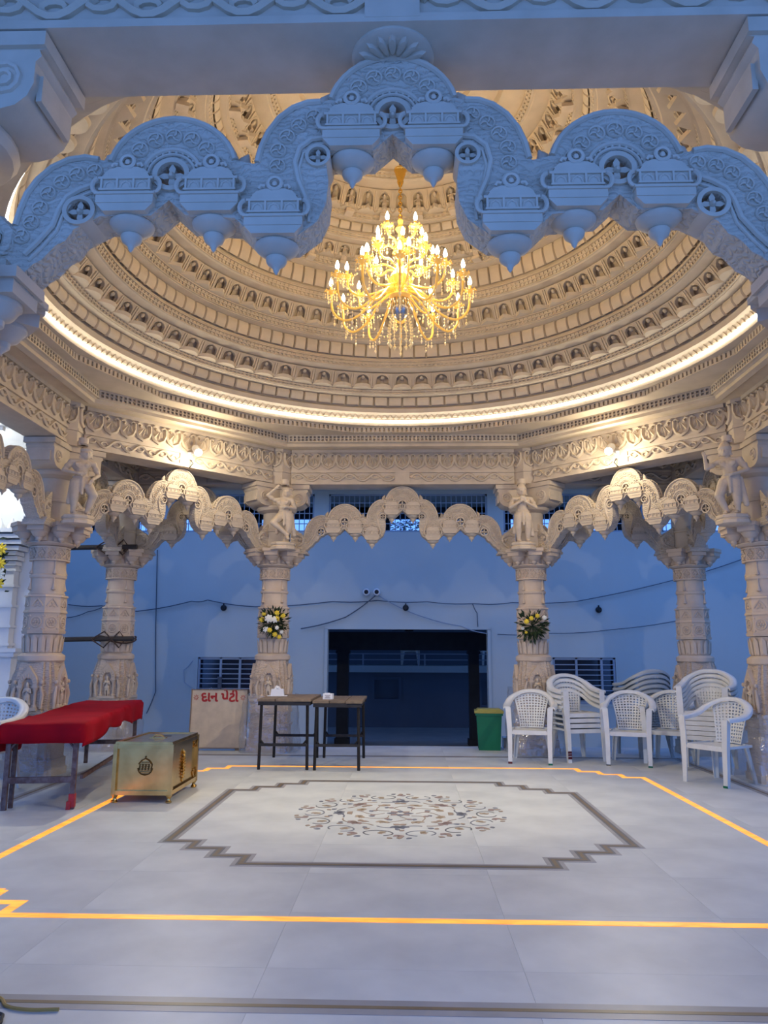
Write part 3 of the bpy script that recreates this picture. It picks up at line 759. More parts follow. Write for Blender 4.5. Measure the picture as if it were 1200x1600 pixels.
    for rr, sg in ((.042, 4),): dm.tube([(.040*cos(a_), -.002, .050*sin(a_)) for a_ in [pi/2*i for i in range(4)]], .007, 5, closed=True)
    for i in range(4): dm.ball((.016*cos(pi/2*i), 0, .02*sin(pi/2*i)), (.011, .009, .012), 6, 4)
    for sx in (-1, 1):
        for sz in (-1, 1): dm.add([(sx*.042, 0, sz*.052), (sx*.042, 0, sz*.02), (sx*.018, 0, sz*.052), (sx*.036, -.009, sz*.044)], [(0, 1, 3), (1, 2, 3), (2, 0, 3)])
    dme = dm.mesh('diamond_relief', 'stone_col', 40)
    for k in range(12): a_ = 2*pi/12*k; link('diamond_relief', dme, t, (.185*cos(a_), .185*sin(a_), 2.187), a_+pi/2)
    cp = MB(); cp.lathe([(.17, 2.26), (.215, 2.275), (.24, 2.29), (.235, 2.305), (.20, 2.31), (.20, 2.45)], 20); part('capital', cp, 'stone_col', t)
    ck = MB()     # bracket with pendant cup
    ck.box((0, -.24, 2.425), (.17, .26, .05)); ck.box((0, -.245, 2.47), (.20, .28, .04))
    ck.lathe([(.0, 2.285), (.012, 2.30), (.03, 2.315), (.032, 2.335), (.06, 2.35), (.075, 2.375), (.085, 2.385), (.085, 2.405)], 14, TR((0, -.27, 0)))
    ck.box((0, -.15, 2.36), (.11, .16, .10))
    ckm = ck.mesh('capital_bracket', 'stone_col', 35)
    for k in range(8): link('capital_bracket', ckm, t, (0, 0, -.001*(k % 2)), k*pi/4)
    us = MB(); us.lathe([(.30, 2.455), (.30, 2.495), (.20, 2.50), (.195, 2.52)], 8, ph=pi/8); us.lathe([(.185, 2.50), (.180, 2.72), (.192, 2.725), (.192, 2.745), (.178, 2.75), (.175, 2.98)], 20)
    part('upper_shaft', us, 'stone2', t)
    uc = MB(); uc.lathe([(.175, 2.97), (.20, 2.985), (.245, 3.0), (.265, 3.03), (.26, 3.055), (.22, 3.07), (.22, 3.10)], 24); part('upper_capital', uc, 'stone2', t)
    cn = MB()     # roll bracket under the beams, pointing to -y
    pr = [(0, 3.34), (.44, 3.34), (.44, 3.285), (.415, 3.28), (.425, 3.255), (.405, 3.235), (.405, 3.15), (.385, 3.10), (.345, 3.065), (.29, 3.05), (.0, 3.05)]
    cn.prism([pr], -.145, .145, Matrix.Rotation(-pi/2, 4, 'Z'))
    cn.box((0, -.222, 3.312), (.33, .44, .055)); 
    for s_ in (-1, 1):
        cn.tube([(s_*.148, -.30+.055*cos(a_), 3.17+.055*sin(a_)) for a_ in [i*.6 for i in range(10)]], .010, 5)
        cn.tube([(s_*.148, -.30+.025*cos(a_), 3.17+.025*sin(a_)) for a_ in [i*.7 for i in range(9)]], .009, 5)
    cn.box((0, -.409, 3.155), (.22, .02, .10))
    cnm = cn.mesh('roll_bracket', 'stone2', 35)
    t['_console'] = 1; del t['_console']
    bk = MB(); bk.lathe([(.225*1.0824, ZB-.01), (.225*1.0824, ZT)], 8, ph=pi/8); bk.lathe([(.24*1.0824, ZB+.15), (.24*1.0824, ZB+.18)], 8, ph=pi/8); bk.lathe([(.24*1.0824, ZT-.04), (.24*1.0824, ZT)], 8, ph=pi/8)
    part('beam_block', bk, 'stone2', t, smooth=None)
    for k in range(8):
        a_ = pi/4*k; link('frieze_leaf', LEAF_ME, t, (.227*cos(a_), .227*sin(a_), ZB+.315), a_+pi/2, (.85, 1, 1))
    return t, cnm
col0, CONSOLE = column_proto()
def dirz(dx, dy): return atan2(dy, dx)+pi/2
cols = [   # x, y, turn, brackets toward, label
    (-A, B, 'carved sandstone column with a bouquet, beside the donation signboard', [(1, 0), (-1, 0), (-1, -1)]),
    (A, B, 'carved sandstone column with a bouquet, behind the foremost single white chair', [(1, 0), (-1, 0), (1, -1)]),
    (-B, A, 'thick carved sandstone column behind the red-covered table at the left edge', [(0, 1), (0, -1), (1, 1)]),
    (B, A, 'carved sandstone column at the far right edge beside the stacked chairs', [(0, 1), (0, -1), (-1, 1)]),
    (-B, B, 'carved sandstone column farther back with a wooden pole tied to it', [(1, 0), (0, -1)]),
    (B, B, 'carved sandstone column farther back, rising behind the tall chair stacks', [(-1, 0), (0, -1)]),
    (-A, -B, 'nearest column at upper left, only its roll bracket showing under the front beam', [(1, 0), (-1, 0), (-1, 1)]),
    (A, -B, 'nearest column at upper right, only its roll bracket showing under the front beam', [(1, 0), (-1, 0), (1, 1)])]
for i, (x, y, lab, dirs) in enumerate(cols):
    c = col0 if i == 0 else None
    if c is None:
        c = copy_tree(col0)
        for ch in [h for h in c.children if h.name.startswith('roll_bracket')]: bpy.data.objects.remove(ch)
    c.location = (x, y, 0); tag(c, lab, 'column', 'carved columns of the hall')
    for d in dirs: link('roll_bracket', CONSOLE, c, (0, 0, 0), dirz(*d))

# statues on the column brackets
stat = [(-1.50, 3.30, 0, 0, 'pale stone dancer statue, arm raised to its head, on the column by the signboard'),
        (1.51, 3.30, 1, 0, 'pale stone statue holding both hands before the chest, on the column behind the white chairs'),
        (-3.27, 1.37, 2, .62, 'pale stone statue with hands at the waist and bent knee, on the left edge column'),
        (3.27, 1.37, 3, -.62, 'pale stone statue raising one hand beside the face, on the right edge column')]
for x, y, pi_, rz, lab in stat:
    s_ = thing('statue', lab, 'statue', (x, y, 2.515), rz, 'statues on the column brackets')
    fg = link('figure', finish(remeshed(figure(*poses[pi_]), .0085, 2), 'figure', 'statue'), s_, (0, 0, .035), 0, (.86, .86, .735))
    bs = MB(); bs.lathe([(.15, -.055), (.165, -.05), (.165, -.02), (.155, -.012), (.15, .0), (.16, .008), (.16, .03), (.15, .04)], 8, TR((0, .03, 0)), ph=pi/8); part('pedestal', bs, 'statue', s_)
    slab_ = MB(); slab_.box((0, .10, .40), (.05, .10, .78)); 
    bk = MB(); bk.lathe([(.028, 3.295-2.515), (.05, 3.31-2.515), (.05, 3.37-2.515)], 12, TR((0, .03, 0))); bk.box((0, .06, .805), (.10, .10, .05)); part('head_bracket', bk, 'statue', s_)

# ================================================================== torana arches
U_ = .001157; ZA = 3.335
def zz(p): return ((p[0]-1179)*U_, ZA-(p[1]-115)*U_)
def ztrans(pts, dx=0): return [zz((x+dx, y)) for x, y in pts]
def zarc(cx, cy, r, a0, a1, n): return [(cx+r*cos(RAD(a)), cy-r*sin(RAD(a))) for a in [a0+(a1-a0)*i/n for i in range(n+1)]]
TOP_A = zarc(1179, 305, 190, 90, 166, 9)
SH_U = [(965, 268), (925, 270), (882, 288), (842, 322), (812, 368), (792, 420), (781, 474)]
TOP_S = [(770, 478)]+zarc(530, 510, 190, 14, 166, 16)
SH_L = [(310, 456), (270, 448), (220, 456), (172, 482), (132, 523), (103, 572), (87, 628), (78, 676)]
BR_T = [(40, 655), (-10, 610), (-60, 560), (-78, 560)]
BR_B = [(-78, 880), (95, 882), (100, 850), (140, 805), (165, 790), (200, 745), (228, 730), (252, 690), (300, 662), (325, 648)]
BOT_S = [(475, 648), (526, 597), (577, 648), (722, 660), (785, 727), (897, 727), (962, 674), (986, 615), (992, 545), (985, 485), (992, 438), (1122, 438), (1179, 383)]
SM = 490     # shift of the springing for the narrow bays
def sm(pts): return [(x+SM, y) for x, y in pts]
def along(P, step=53, r=26):
    out = []; P = [Vector(p) for p in P]; d = 0.
    for i in range(len(P)-1):
        L = (P[i+1]-P[i]).length
        while d <= L:
            q_ = P[i]+(P[i+1]-P[i])*(d/L); out.append((q_.x, q_.y, r)); d += step
        d -= L
    return out
def arch_parts(kind):
    if kind == 'wide':
        half_t = TOP_A+SH_U+TOP_S+SH_L+BR_T; half_b = BR_B+BOT_S
        ros = [(265, 632, 44), (530, 515, 50), (960, 458, 34)]
        rnd = along([(300, 497), (225, 512), (168, 568), (138, 640), (98, 718)])+along([(945, 320), (880, 365), (840, 440), (842, 530)])
        lobes = [(530, 515)]; pav = [(403, 645, 1.), (650, 648, 1.), (838, 725, 1.), (1058, 437, 1.)]
        leaves = [(735, 478), (330, 462), (975, 268)]
        rims = [SH_U, SH_L, TOP_S[1:]]
        inner = [[(300, 545), (262, 560), (225, 585), (205, 625), (190, 680), (150, 735), (115, 775)], [(985, 395), (940, 400), (905, 430), (893, 480), (905, 540), (928, 600), (925, 660)]]
    else:
        half_t = TOP_A+SH_U+[(780, 478), (768, 484)]+sm(SH_L[3:])+sm(BR_T[:1])+[(SM-78+30, 600), (SM-78, 580)]
        half_b = [(SM-78, 880)]+sm(BR_B[1:6])+[(730, 715), (785, 727)]+BOT_S[5:]
        ros = [(960, 458, 34)]; rnd = along([(720, 540), (658, 568), (628, 640), (590, 715)])+along([(945, 320), (880, 365), (840, 440), (842, 530)])
        lobes = []; pav = [(838, 725, 1.), (1058, 437, 1.)]; leaves = [(975, 268)]; rims = [SH_U, sm(SH_L[3:])]
        inner = [sm([(205, 625), (190, 680), (150, 735), (115, 775)]), [(985, 395), (940, 400), (905, 430), (893, 480), (905, 540), (928, 600), (925, 660)]]
    return half_t, half_b, ros, rnd, lobes, pav, leaves, rims, inner
def pavilion_mesh():
    mb = MB(); u = U_
    def lay(w0, w1, z0, z1, d): 
        mb.add([(-w0*u, -d, z0*u), (w0*u, -d, z0*u), (w1*u, -d, z1*u), (-w1*u, -d, z1*u), (-w0*u, .0, z0*u), (w0*u, 0, z0*u), (w1*u, 0, z1*u), (-w1*u, 0, z1*u)],
               [(0, 1, 2, 3), (1, 5, 6, 2), (4, 0, 3, 7), (3, 2, 6, 7), (5, 1, 0, 4)])
    lay(62, 84, 0, 26, .045); lay(84, 84, 26, 52, .050); lay(88, 88, 52, 60, .058); lay(72, 72, 60, 66, .045); lay(76, 76, 66, 72, .055)
    lay(72, 72, 72, 104, .040); lay(80, 80, 104, 112, .052); lay(70, 62, 112, 126, .045); lay(66, 50, 126, 142, .040); lay(50, 30, 142, 150, .034)
    for x in (-70, -24, 24, 70): lay_x = mb.box((x*u, -.040, 88*u), (6*u, .022, 32*u))
    for x in (-47, 0, 47):
        for dx in (-1, 1): mb.tube([((x+dx*18)*u, -.041, 74*u), ((x+dx*12)*u, -.044, 92*u), (x*u, -.042, 100*u)], 3.6*u, 4)
    mb.tube([(20*u*cos(a_), -.036, (168+20*sin(a_))*u) for a_ in [2*pi*i/12 for i in range(12)]], 6*u, 5, closed=True)
    mb.ball((0, -.036, 166*u), (8*u, .010, 9*u), 8, 5)
    for s_ in (-1, 1):
        mb.tube([(s_*46*u, -.034, 150*u), (s_*40*u, -.036, 160*u), (s_*28*u, -.034, 158*u)], 6*u, 5)
        mb.tube([(s_*(84+16*sin(a_))*u, -.034, (88-24*cos(a_))*u) for a_ in [i*pi/6 for i in range(7)]], 7*u, 5)
    return mb.mesh('pavilion', 'stone2', 30)
def pendant_mesh():
    mb = MB(); u = U_
    mb.lathe([(2*u, -92*u), (7*u, -84*u), (10*u, -74*u), (13*u, -70*u), (27*u, -58*u), (31*u, -48*u), (31*u, -40*u), (27*u, -36*u), (36*u, -32*u), (54*u, -20*u), (64*u, -10*u), (66*u, -3*u), (63*u, 2*u), (50*u, 4*u)], 20)
    return mb.mesh('pendant', 'stone2', 40)
def roundel_mesh():
    mb = MB(); r = 30*U_
    mb.tube([(r*.86*cos(a_), 0, r*.86*sin(a_)) for a_ in [2*pi*i/14 for i in range(14)]], r*.13, 5, closed=True)
    for k in range(3):
        a0 = 2*pi*k/3+.4
        mb.tube([(r*t*cos(a0+1.2*t), -.001, r*t*sin(a0+1.2*t)) for t in (.05, .35, .6, .8)], [r*.12, r*.14, r*.12, r*.10], 5)
    return mb.mesh('roundel', 'stone2', 40)
def rosette_mesh():
    mb = MB(); r = 50*U_
    mb.prism([arc(0, 0, r*1.1, 0, 345, 23), arc(0, 0, r*.80, 0, 345, 23)], -.075, .06)
    for k in range(4):
        a0 = pi/2*k+pi/4*0
        pt = [(0, 0), (r*.20, r*.16), (r*.50, r*.20), (r*.86, 0), (r*.50, -r*.20), (r*.20, -r*.16)]
        pts = [(x*cos(a0)-z*sin(a0), x*sin(a0)+z*cos(a0)) for x, z in pt]
        mb.prism([pts], -.06, .02)
    mb.ball((0, -.05, 0), (r*.25, .03, r*.25), 10, 6)
    return mb.mesh('rosette', 'stone2', 30)
def leaf3_mesh():
    mb = MB(); u = U_
    mb.tube([(0, 0, -10*u), (-4*u, 0, 12*u), (-2*u, 0, 32*u), (6*u, 0, 48*u)], [16*u, 20*u, 14*u, 2*u], 8)
    mb.tube([(12*u, 0, -6*u), (20*u, 0, 8*u), (18*u, 0, 20*u)], [10*u, 9*u, 2*u], 6)
    return mb.mesh('leaf_finial', 'stone2', 40)
PAV, PEN, RND, ROS, LF3 = pavilion_mesh(), pendant_mesh(), roundel_mesh(), rosette_mesh(), leaf3_mesh()
def makara(mb, s_, dx):
    c = lambda X, Y: ((X+dx-1179)*U_*s_, ZA-(Y-115)*U_)
    x, z = c(20, 760)
    pts = [c(-60, 690), c(-20, 660), c(30, 668), c(66, 705), c(60, 755), c(20, 790), c(-30, 800)]
    mb.tube([(a_, -.06, b_) for a_, b_ in pts], [.02, .028, .03, .028, .024, .022, .02], 7)
    x, z = c(30, 722); mb.ball((x, -.078, z), .020, 8, 5)
    for w, Y0, Y1 in ((200, 862, 884), (185, 838, 860), (165, 812, 836)):
        a_ = c(-78, Y0); b_ = c(-78+w, Y1); mb.box(((a_[0]+b_[0])/2, 0, (a_[1]+b_[1])/2), (abs(a_[0]-b_[0]), .235, abs(a_[1]-b_[1])))
def arch(kind, label, cx, cy, rz, sx, thin=1.):
    ht, hb, ros, rnd, lobes, pav, leaves, rims, inner = ARCH[kind]
    t = thing('torana_arch', label, 'arch', (cx, cy, 0), rz, 'lobed stone arches between the columns')
    t.scale = (sx, 1, 1)
    for me_name, me in ARCH_ME[kind]:
        o_ = link(me_name, me, t)
        if me_name in ('bead_row', 'crest_beads'): tag(o_, kind='stuff')
    for s_ in (-1, 1):
        for (X, Y, k) in pav:
            x, z = zz((X, Y)); x *= -s_ if False else (1 if s_ < 0 else -1)
            link('pavilion', PAV, t, (x, -.062, z), 0, (1, .62, 1)); p = link('pendant', PEN, t, (x, 0, z-.002))
        for (X, Y, r) in rnd:
            x, z = zz((X, Y)); x *= (1 if s_ < 0 else -1); link('roundel', RND, t, (x, -.064, z), (0, 0, 0), (r/30, 1.3, r/30))
        for (X, Y, r) in ros:
            x, z = zz((X, Y)); x *= (1 if s_ < 0 else -1); link('rosette', ROS, t, (x, 0, z), (0, 0, 0), (r/50, 1, r/50))
        for (X, Y) in lobes:
            for k in range(7):
                a_ = RAD(18+24*k); x, z = zz((X+133*cos(a_), Y-133*sin(a_))); x *= (1 if s_ < 0 else -1); link('roundel', RND, t, (x, -.064, z), (0, 0, 0), (.92, 1.3, .92))
        for (X, Y) in leaves:
            x, z = zz((X, Y)); m_ = (1 if s_ < 0 else -1); link('leaf_finial', LF3, t, (x*m_, 0, z), (0, 0, 0 if m_ > 0 else pi), (1.35, 1.2, 1.45))
    for k in range(7):
        a_ = RAD(18+24*k); x, z = zz((1179+137*cos(a_), 312-137*sin(a_))); link('roundel', RND, t, (x, -.064, z), (0, 0, 0), (.92, 1.3, .92))
    x, z = zz((1179, 318)); link('rosette', ROS, t, (x, 0, z))
    return t
ARCH = {}; ARCH_ME = {}
for kind in ('wide', 'narrow'):
    ARCH[kind] = arch_parts(kind); ht, hb, ros, rnd, lobes, pav, leaves, rims, inner = ARCH[kind]
    L1 = ztrans(ht); L2 = ztrans(hb)
    left = L1+L2                      # from the crown down the outside and back along the underside to the centre
    right = [(-x, z) for x, z in left][::-1]
    loop = left[:]
    seen = [p for p in right if abs(p[0]) > 1e-6]
    loop += seen
    holes = []
    for (X, Y, r) in ros:
        cx_, cz_ = zz((X, Y))
        for s_ in (1, -1): holes.append([(s_*cx_+r*.80*U_*cos(a_), cz_+r*.80*U_*sin(a_)) for a_ in [2*pi*i/20 for i in range(20)]])
    cx_, cz_ = zz((1179, 318)); holes.append([(cx_+46*U_*cos(a_), cz_+46*U_*sin(a_)) for a_ in [2*pi*i/20 for i in range(20)]])
    body = MB(); body.prism([loop]+holes, -.062, .075)
    for s_ in (1, -1): makara(body, s_, 0 if kind == 'wide' else SM)
    ms = [('arch_body', body.mesh('arch_body', 'carved', 30))]
    def both(name, path, r, y):
        P = ztrans(path)
        for s_ in (1, -1):
            mb = MB(); mb.tube([(x*s_, y, z) for x, z in P], r, 6); ms.append((name, mb.mesh(name, 'stone2', 40)))
    for pth in rims+[TOP_A]:
        both('outer_rim', pth, .011, -.064); both('crest_moulding', pth, .018, .006)
    cr = MB()
    for pth in (rims if kind == 'wide' else rims)+[TOP_A]:
        P = [Vector((x, 0, z)) for x, z in ztrans(pth)]; d = .012
        for i in range(len(P)-1):
            L = (P[i+1]-P[i]).length
            while d <= L:
                q_ = P[i]+(P[i+1]-P[i])*(d/L); d += .034
                for s_ in (1, -1): cr.ball((q_.x*s_, -.03, q_.z+.002), (.016, .026, .014), 6, 4)
            d -= L
    ms.append(('crest_beads', cr.mesh('crest_beads', 'stone2', 40)))
    for pth in inner: both('inner_rim', pth, .010, -.067); both('inner_fillet', [(x+12, y+18) for x, y in pth], .006, -.064)
    for (X, Y) in list(lobes)+[(1179, 318)]:
        for s_ in ((1, -1) if X != 1179 else (1,)):
            for r_ in (86, 70):
                mb = MB(); mb.tube([(x*s_, -.066, z) for x, z in ztrans(zarc(X, Y, r_, -5, 185, 16))], .009 if r_ == 86 else .006, 6); ms.append(('fan_ring', mb.mesh('fan_ring', 'stone2', 40)))
            bd = MB()
            for k in range(12): x, z = zz((X+78*cos(RAD(7+15*k)), Y-78*sin(RAD(7+15*k)))); bd.ball((x*s_, -.065, z), .006, 6, 4)
            ms.append(('bead_row', bd.mesh('bead_row', 'stone2', 40)))
    ARCH_ME[kind] = ms
DG = (A+B)/2; dsc = (B-A)*R2/(2*A)
arch('wide', 'large lobed stone arch nearest the camera, blue in the dusk light', 0, -B+.045, 0, 1.045)
arch('wide', 'lobed stone arch between the two bouquet columns, facing the camera', 0, B, 0, 1)
arch('wide', 'lobed stone arch set diagonally between the signboard column and the left column', -DG, DG, RAD(45), dsc)
arch('wide', 'lobed stone arch set diagonally above the white chairs on the right', DG, DG, RAD(-45), dsc)
arch('wide', 'lobed stone arch at the left edge, running toward the camera', -B, 0, RAD(90), 1)
arch('wide', 'lobed stone arch at the right edge, running toward the camera', B, 0, RAD(-90), 1)
nsc = (B-A)/((1179-SM+247)*2*U_)
arch('narrow', 'small stone arch in shade behind the left diagonal arch, beside the tied pole', -DG, B, 0, nsc)
arch('narrow', 'small stone arch in shade behind the right diagonal arch', DG, B, 0, nsc)
arch('narrow', 'small side arch between left edge column and the column farther back', -B, DG, RAD(90), nsc)
arch('narrow', 'small side arch between right edge column and the column farther back', B, DG, RAD(-90), nsc)
# ================================================================== building behind the hall
GZ = -.60; WY = 6.6
gr = MB(); gr.box((0, 10, GZ-.1), (40, 14, .2)); tag(part('ground', gr, 'marble'), kind='structure')
DX0, DX1, DZ = -1.256, 1.394, 1.58
low = [(-3.40, -2.40, .40, 1.11), (2.44, 3.46, .39, 1.13)]
up = [(-6.2, -4.25), (-3.95, -1.52), (-1.27, 1.43), (1.70, 4.05), (4.35, 6.2)]
outl = [(-9, GZ), (DX0, GZ), (DX0, DZ), (DX1, DZ), (DX1, GZ), (9, GZ), (9, 3.95), (-9, 3.95)]
holes = [[(a, c), (b, c), (b, d), (a, d)] for a, b, c, d in low]+[[(a, 3.21), (b, 3.21), (b, 3.87), (a, 3.87)] for a, b in up]
wb = MB(); wb.prism([outl]+holes, WY, WY+.25); wall_back = tag(part('wall_back', wb, 'wall', smooth=None), kind='structure')
for sx in (-1, 1):      # unseen side walls, added to block sideways sky light
    sw_ = MB(); sw_.box((sx*7.3, 1.2, 2.0), (.3, 10.8, 5.2)); tag(part('wall_court_left' if sx < 0 else 'wall_court_right', sw_, 'wall'), kind='structure')  # both are added unseen sky blockers, not walls of the court
dj = MB()
for x in (DX0-.02, DX1+.02): dj.box((x, WY-.012, (DZ+GZ)/2), (.05, .03, DZ-GZ))
dj.box(((DX0+DX1)/2, WY-.012, DZ+.02), (DX1-DX0+.09, .03, .05))
dr_ = tag(part('door_1', dj, 'wall'), kind='structure')
wn = 0
def low_window(a, b, c, d):
    global wn; wn += 1
    w = link('window_%d' % wn, None); tag(w, kind='structure')
    f = MB()
    for x in (a+.02, b-.02, (a*.62+b*.38), (a*.22+b*.78) if a > 0 else (a*.3+b*.7)): f.box((x, WY+.03, (c+d)/2), (.035, .05, d-c))
    for z in (c+.02, d-.02): f.box(((a+b)/2, WY+.03, z), (b-a, .05, .035))
    part('window_frame', f, 'steel_blue', w)
    n = 9
    for i in range(n):
        g = MB(); z = c+(d-c)*(i+.6)/n; g.box(((a+b)/2, WY+.01, z), (b-a, .014, .014)); part('grille_bar', g, 'steel_blue', w)
    g = MB(); g.box(((a+b)/2, WY+.10, (c+d)/2), (b-a, .01, d-c)); part('pane', g, 'glass', w)
    s = MB(); s.prism([[(a-.03, c-.03), (b+.03, c-.03), (b+.03, d+.03), (a-.03, d+.03)], [(a, c), (b, c), (b, d), (a, d)]], WY-.012, WY+.05); part('window_surround', s, 'wall', w)
for q_ in low: low_window(*q_)
for a, b in up:
    wn += 1; w = link('window_%d' % wn, None); tag(w, kind='structure')
    g = MB(); n = int((b-a)/.085)
    for i in range(n+1): g.box((a+(b-a)*i/n, WY+.05, 3.54), (.012, .012, .66))
    for z in (3.36, 3.54, 3.72): g.box(((a+b)/2, WY+.05, z), (b-a, .014, .014))
    tag(part('window_grille', g, 'steel_blue', w, smooth=None), kind='stuff')
    f = MB()
    for z in (3.225, 3.855): f.box(((a+b)/2, WY+.05, z), (b-a, .05, .03))
    for x in (a+.015, b-.015): f.box((x, WY+.05, 3.54), (.03, .05, .66))
    part('window_frame', f, 'steel_blue', w)
sl = MB(); sl.box((0, 7.55, 4.03), (18, 2.9, .16)); sl.box((0, 6.62, 3.98), (18, .5, .10)); tag(part('eave_slab', sl, 'wall'), kind='structure')
s2_ = MB(); s2_.box((0, 7.6, 3.12), (18, 1.5, .12)); tag(part('upper_floor_slab', s2_, 'wall'), kind='structure')
ub = MB()
for x in (-5.6, -3.2, -.85, 1.6, 4.2): ub.box((x, 8.3, 3.56), (.9 if x != -.85 else 1.2, .12, .78))
ub.box((0, 8.3, 3.84), (18, .12, .22)); tag(part('wall_upper_rear', ub, 'pit'), kind='structure')
# passage behind the doorway and the court beyond it
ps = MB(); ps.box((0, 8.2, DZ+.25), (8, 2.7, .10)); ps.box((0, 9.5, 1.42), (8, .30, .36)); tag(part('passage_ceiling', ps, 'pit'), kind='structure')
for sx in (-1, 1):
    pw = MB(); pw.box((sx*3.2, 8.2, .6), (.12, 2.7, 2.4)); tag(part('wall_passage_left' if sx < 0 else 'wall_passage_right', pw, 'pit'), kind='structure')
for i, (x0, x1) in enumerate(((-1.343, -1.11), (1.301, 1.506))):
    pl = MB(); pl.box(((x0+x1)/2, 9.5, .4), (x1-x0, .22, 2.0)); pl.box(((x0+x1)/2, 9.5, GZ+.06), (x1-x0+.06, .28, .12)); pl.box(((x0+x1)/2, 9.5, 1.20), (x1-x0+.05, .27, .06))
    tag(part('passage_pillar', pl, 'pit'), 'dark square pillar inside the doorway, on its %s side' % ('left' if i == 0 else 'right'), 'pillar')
fc = MB()
hole_f = [[(-.735, .075), (-.135, .075), (-.135, .532), (-.735, .532)], [(1.9, -.05), (2.3, -.05), (2.3, .5), (1.9, .5)]]
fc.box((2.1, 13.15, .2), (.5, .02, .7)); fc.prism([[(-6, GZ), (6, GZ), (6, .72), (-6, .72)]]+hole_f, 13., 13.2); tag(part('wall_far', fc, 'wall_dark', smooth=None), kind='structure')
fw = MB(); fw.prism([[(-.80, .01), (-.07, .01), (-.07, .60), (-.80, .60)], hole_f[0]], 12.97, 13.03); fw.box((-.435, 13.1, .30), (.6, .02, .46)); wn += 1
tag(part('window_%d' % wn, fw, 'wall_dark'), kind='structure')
fr2 = MB(); fr2.box((0, 14.4, 2.0), (12, .1, 3.2)); fr2.box((0, 13, 2.9), (14, 6.9, .1)); tag(part('wall_far_upper', fr2, 'wall_dark'), kind='structure')  # the flat slab is an unseen roof, added to dim the far court
bc = MB(); bc.box((0, 13.3, .80), (12, 1.4, .16)); bal = tag(part('far_balcony', bc, 'wall'), 'pale balcony slab with railing seen through the dark doorway', 'balcony')
rl = MB()
for z in (1.02, 1.16): rl.box((0, 12.65, z), (12, .03, .025))
part('rail', rl, 'steel_blue', bal)
for x in (-2.2, -1.0, .35, .5, 1.6, 2.6):
    rp = MB(); rp.box((x, 12.65, 1.02), (.035, .035, .30)); part('railing_post', rp, 'steel_blue', bal)
fan = thing('ceiling_fan', 'dark ceiling fan inside the doorway passage', 'fan', (.1, 8.4, DZ+.20)); fb = MB(); fb.lathe([(.02, 0), (.02, -.12), (.09, -.13), (.09, -.19), (.03, -.20)], 14); part('motor', fb, 'black', fan)
for k in range(3):
    b_ = MB(); b_.box((.32, 0, -.16), (.50, .09, .012)); part('blade', b_, 'black', fan, rot=2*pi*k/3)
# pale chairs on the far balcony are copies of the plastic chair, added further down
# tree beyond the upper windows
tree = thing('leafy_tree', 'leafy tree seen through the grille behind the middle arch', 'tree', (.2, 17.0, GZ))
tk = MB(); tk.tube([(0, 0, 0), (.1, 0, 2), (0, .1, 3.5), (.1, 0, 5.2)], [.14, .11, .09, .05], 8); part('trunk', tk, 'bark', tree)
lfm = MB()
for i in range(2600):
    t = random.random(); r = 2.0*random.random()**.5; a_ = random.random()*2*pi
    c_ = Vector((r*cos(a_)*1.3, r*sin(a_)*.8, 5.35+random.gauss(0, .5))); s_ = random.uniform(.05, .10)
    T = Matrix.Translation(c_) @ Matrix.Rotation(random.random()*6.28, 4, 'Z') @ Matrix.Rotation(random.random()*3, 4, 'X')
    lfm.add([(-s_, 0, 0), (0, -s_*.4, 0), (s_, 0, 0), (0, s_*.4, .01)], [(0, 1, 2, 3)], T)
tag(part('foliage', lfm, 'tree_leaf', tree, smooth=None), kind='stuff')

# cables, cameras and fittings on the back wall
def wall_cable(pts, lab, r=.0085, m='cable', name='wall_cable', y=WY-.03):
    P = []
    for i in range(len(pts)-1):
        for k in range(5):
            t = k/5; s = (1-cos(pi*t))/2*0+t; x = pts[i][0]+(pts[i+1][0]-pts[i][0])*t; z = pts[i][1]+(pts[i+1][1]-pts[i][1])*t
            P.append((x, y, z-.02*sin(pi*t)))
    P.append((pts[-1][0], y, pts[-1][1]))
    mb = MB(); mb.tube(P, r, 5); return tag(part(name, mb, m), lab, 'cable')
wall_cable([(-5.64, 1.97), (-5.07, 1.95), (-4.46, 1.86), (-3.55, 2.03), (-3.28, 2.05), (-2.47, 1.94), (-1.18, 2.03), (-.43, 2.05)], 'long dark cable sagging across the wall left of the twin cameras')
wall_cable([(-5.64, 1.75), (-5.3, 1.85), (-5.0, 1.96)], 'short dark cable branching off beside the tied pole column', .007)
wall_cable([(-.43, 2.05), (.4, 2.03), (1.17, 2.0), (1.81, 2.02), (2.86, 2.04), (4.57, 2.42), (5.75, 2.79)], 'long thin cable running along the wall right of the twin cameras', .007)
wall_cable([(-.45, 2.14), (-.96, 1.77), (-1.70, 1.58)], 'cable dropping from the cameras toward the left bouquet column', .009)
wall_cable([(-.43, 2.14), (.21, 1.82), (.95, 1.63), (1.39, 1.51)], 'pale cable dropping from the cameras to the doorway corner', .008, 'steel_blue')
wall_cable([(1.15, 2.0), (1.22, 1.85), (1.23, 1.62)], 'short cable hanging above the doorway', .007)
wall_cable([(1.55, 1.50), (2.4, 1.52), (3.4, 1.58), (4.6, 1.75)], 'faint low cable above the right barred window', .006)
wall_cable([(-4.18, 2.9), (-4.13, 1.6), (-4.07, .55), (-4.2, .2)], 'thin vertical conduit on the wall left of the signboard', .008)
wall_cable([(-3.48, 1.05), (-3.62, .9), (-3.60, .7), (-3.3, .55), (-3.15, .62), (-3.02, .45)], 'tangled pale wires hanging beside the left barred window', .007, 'steel_blue')
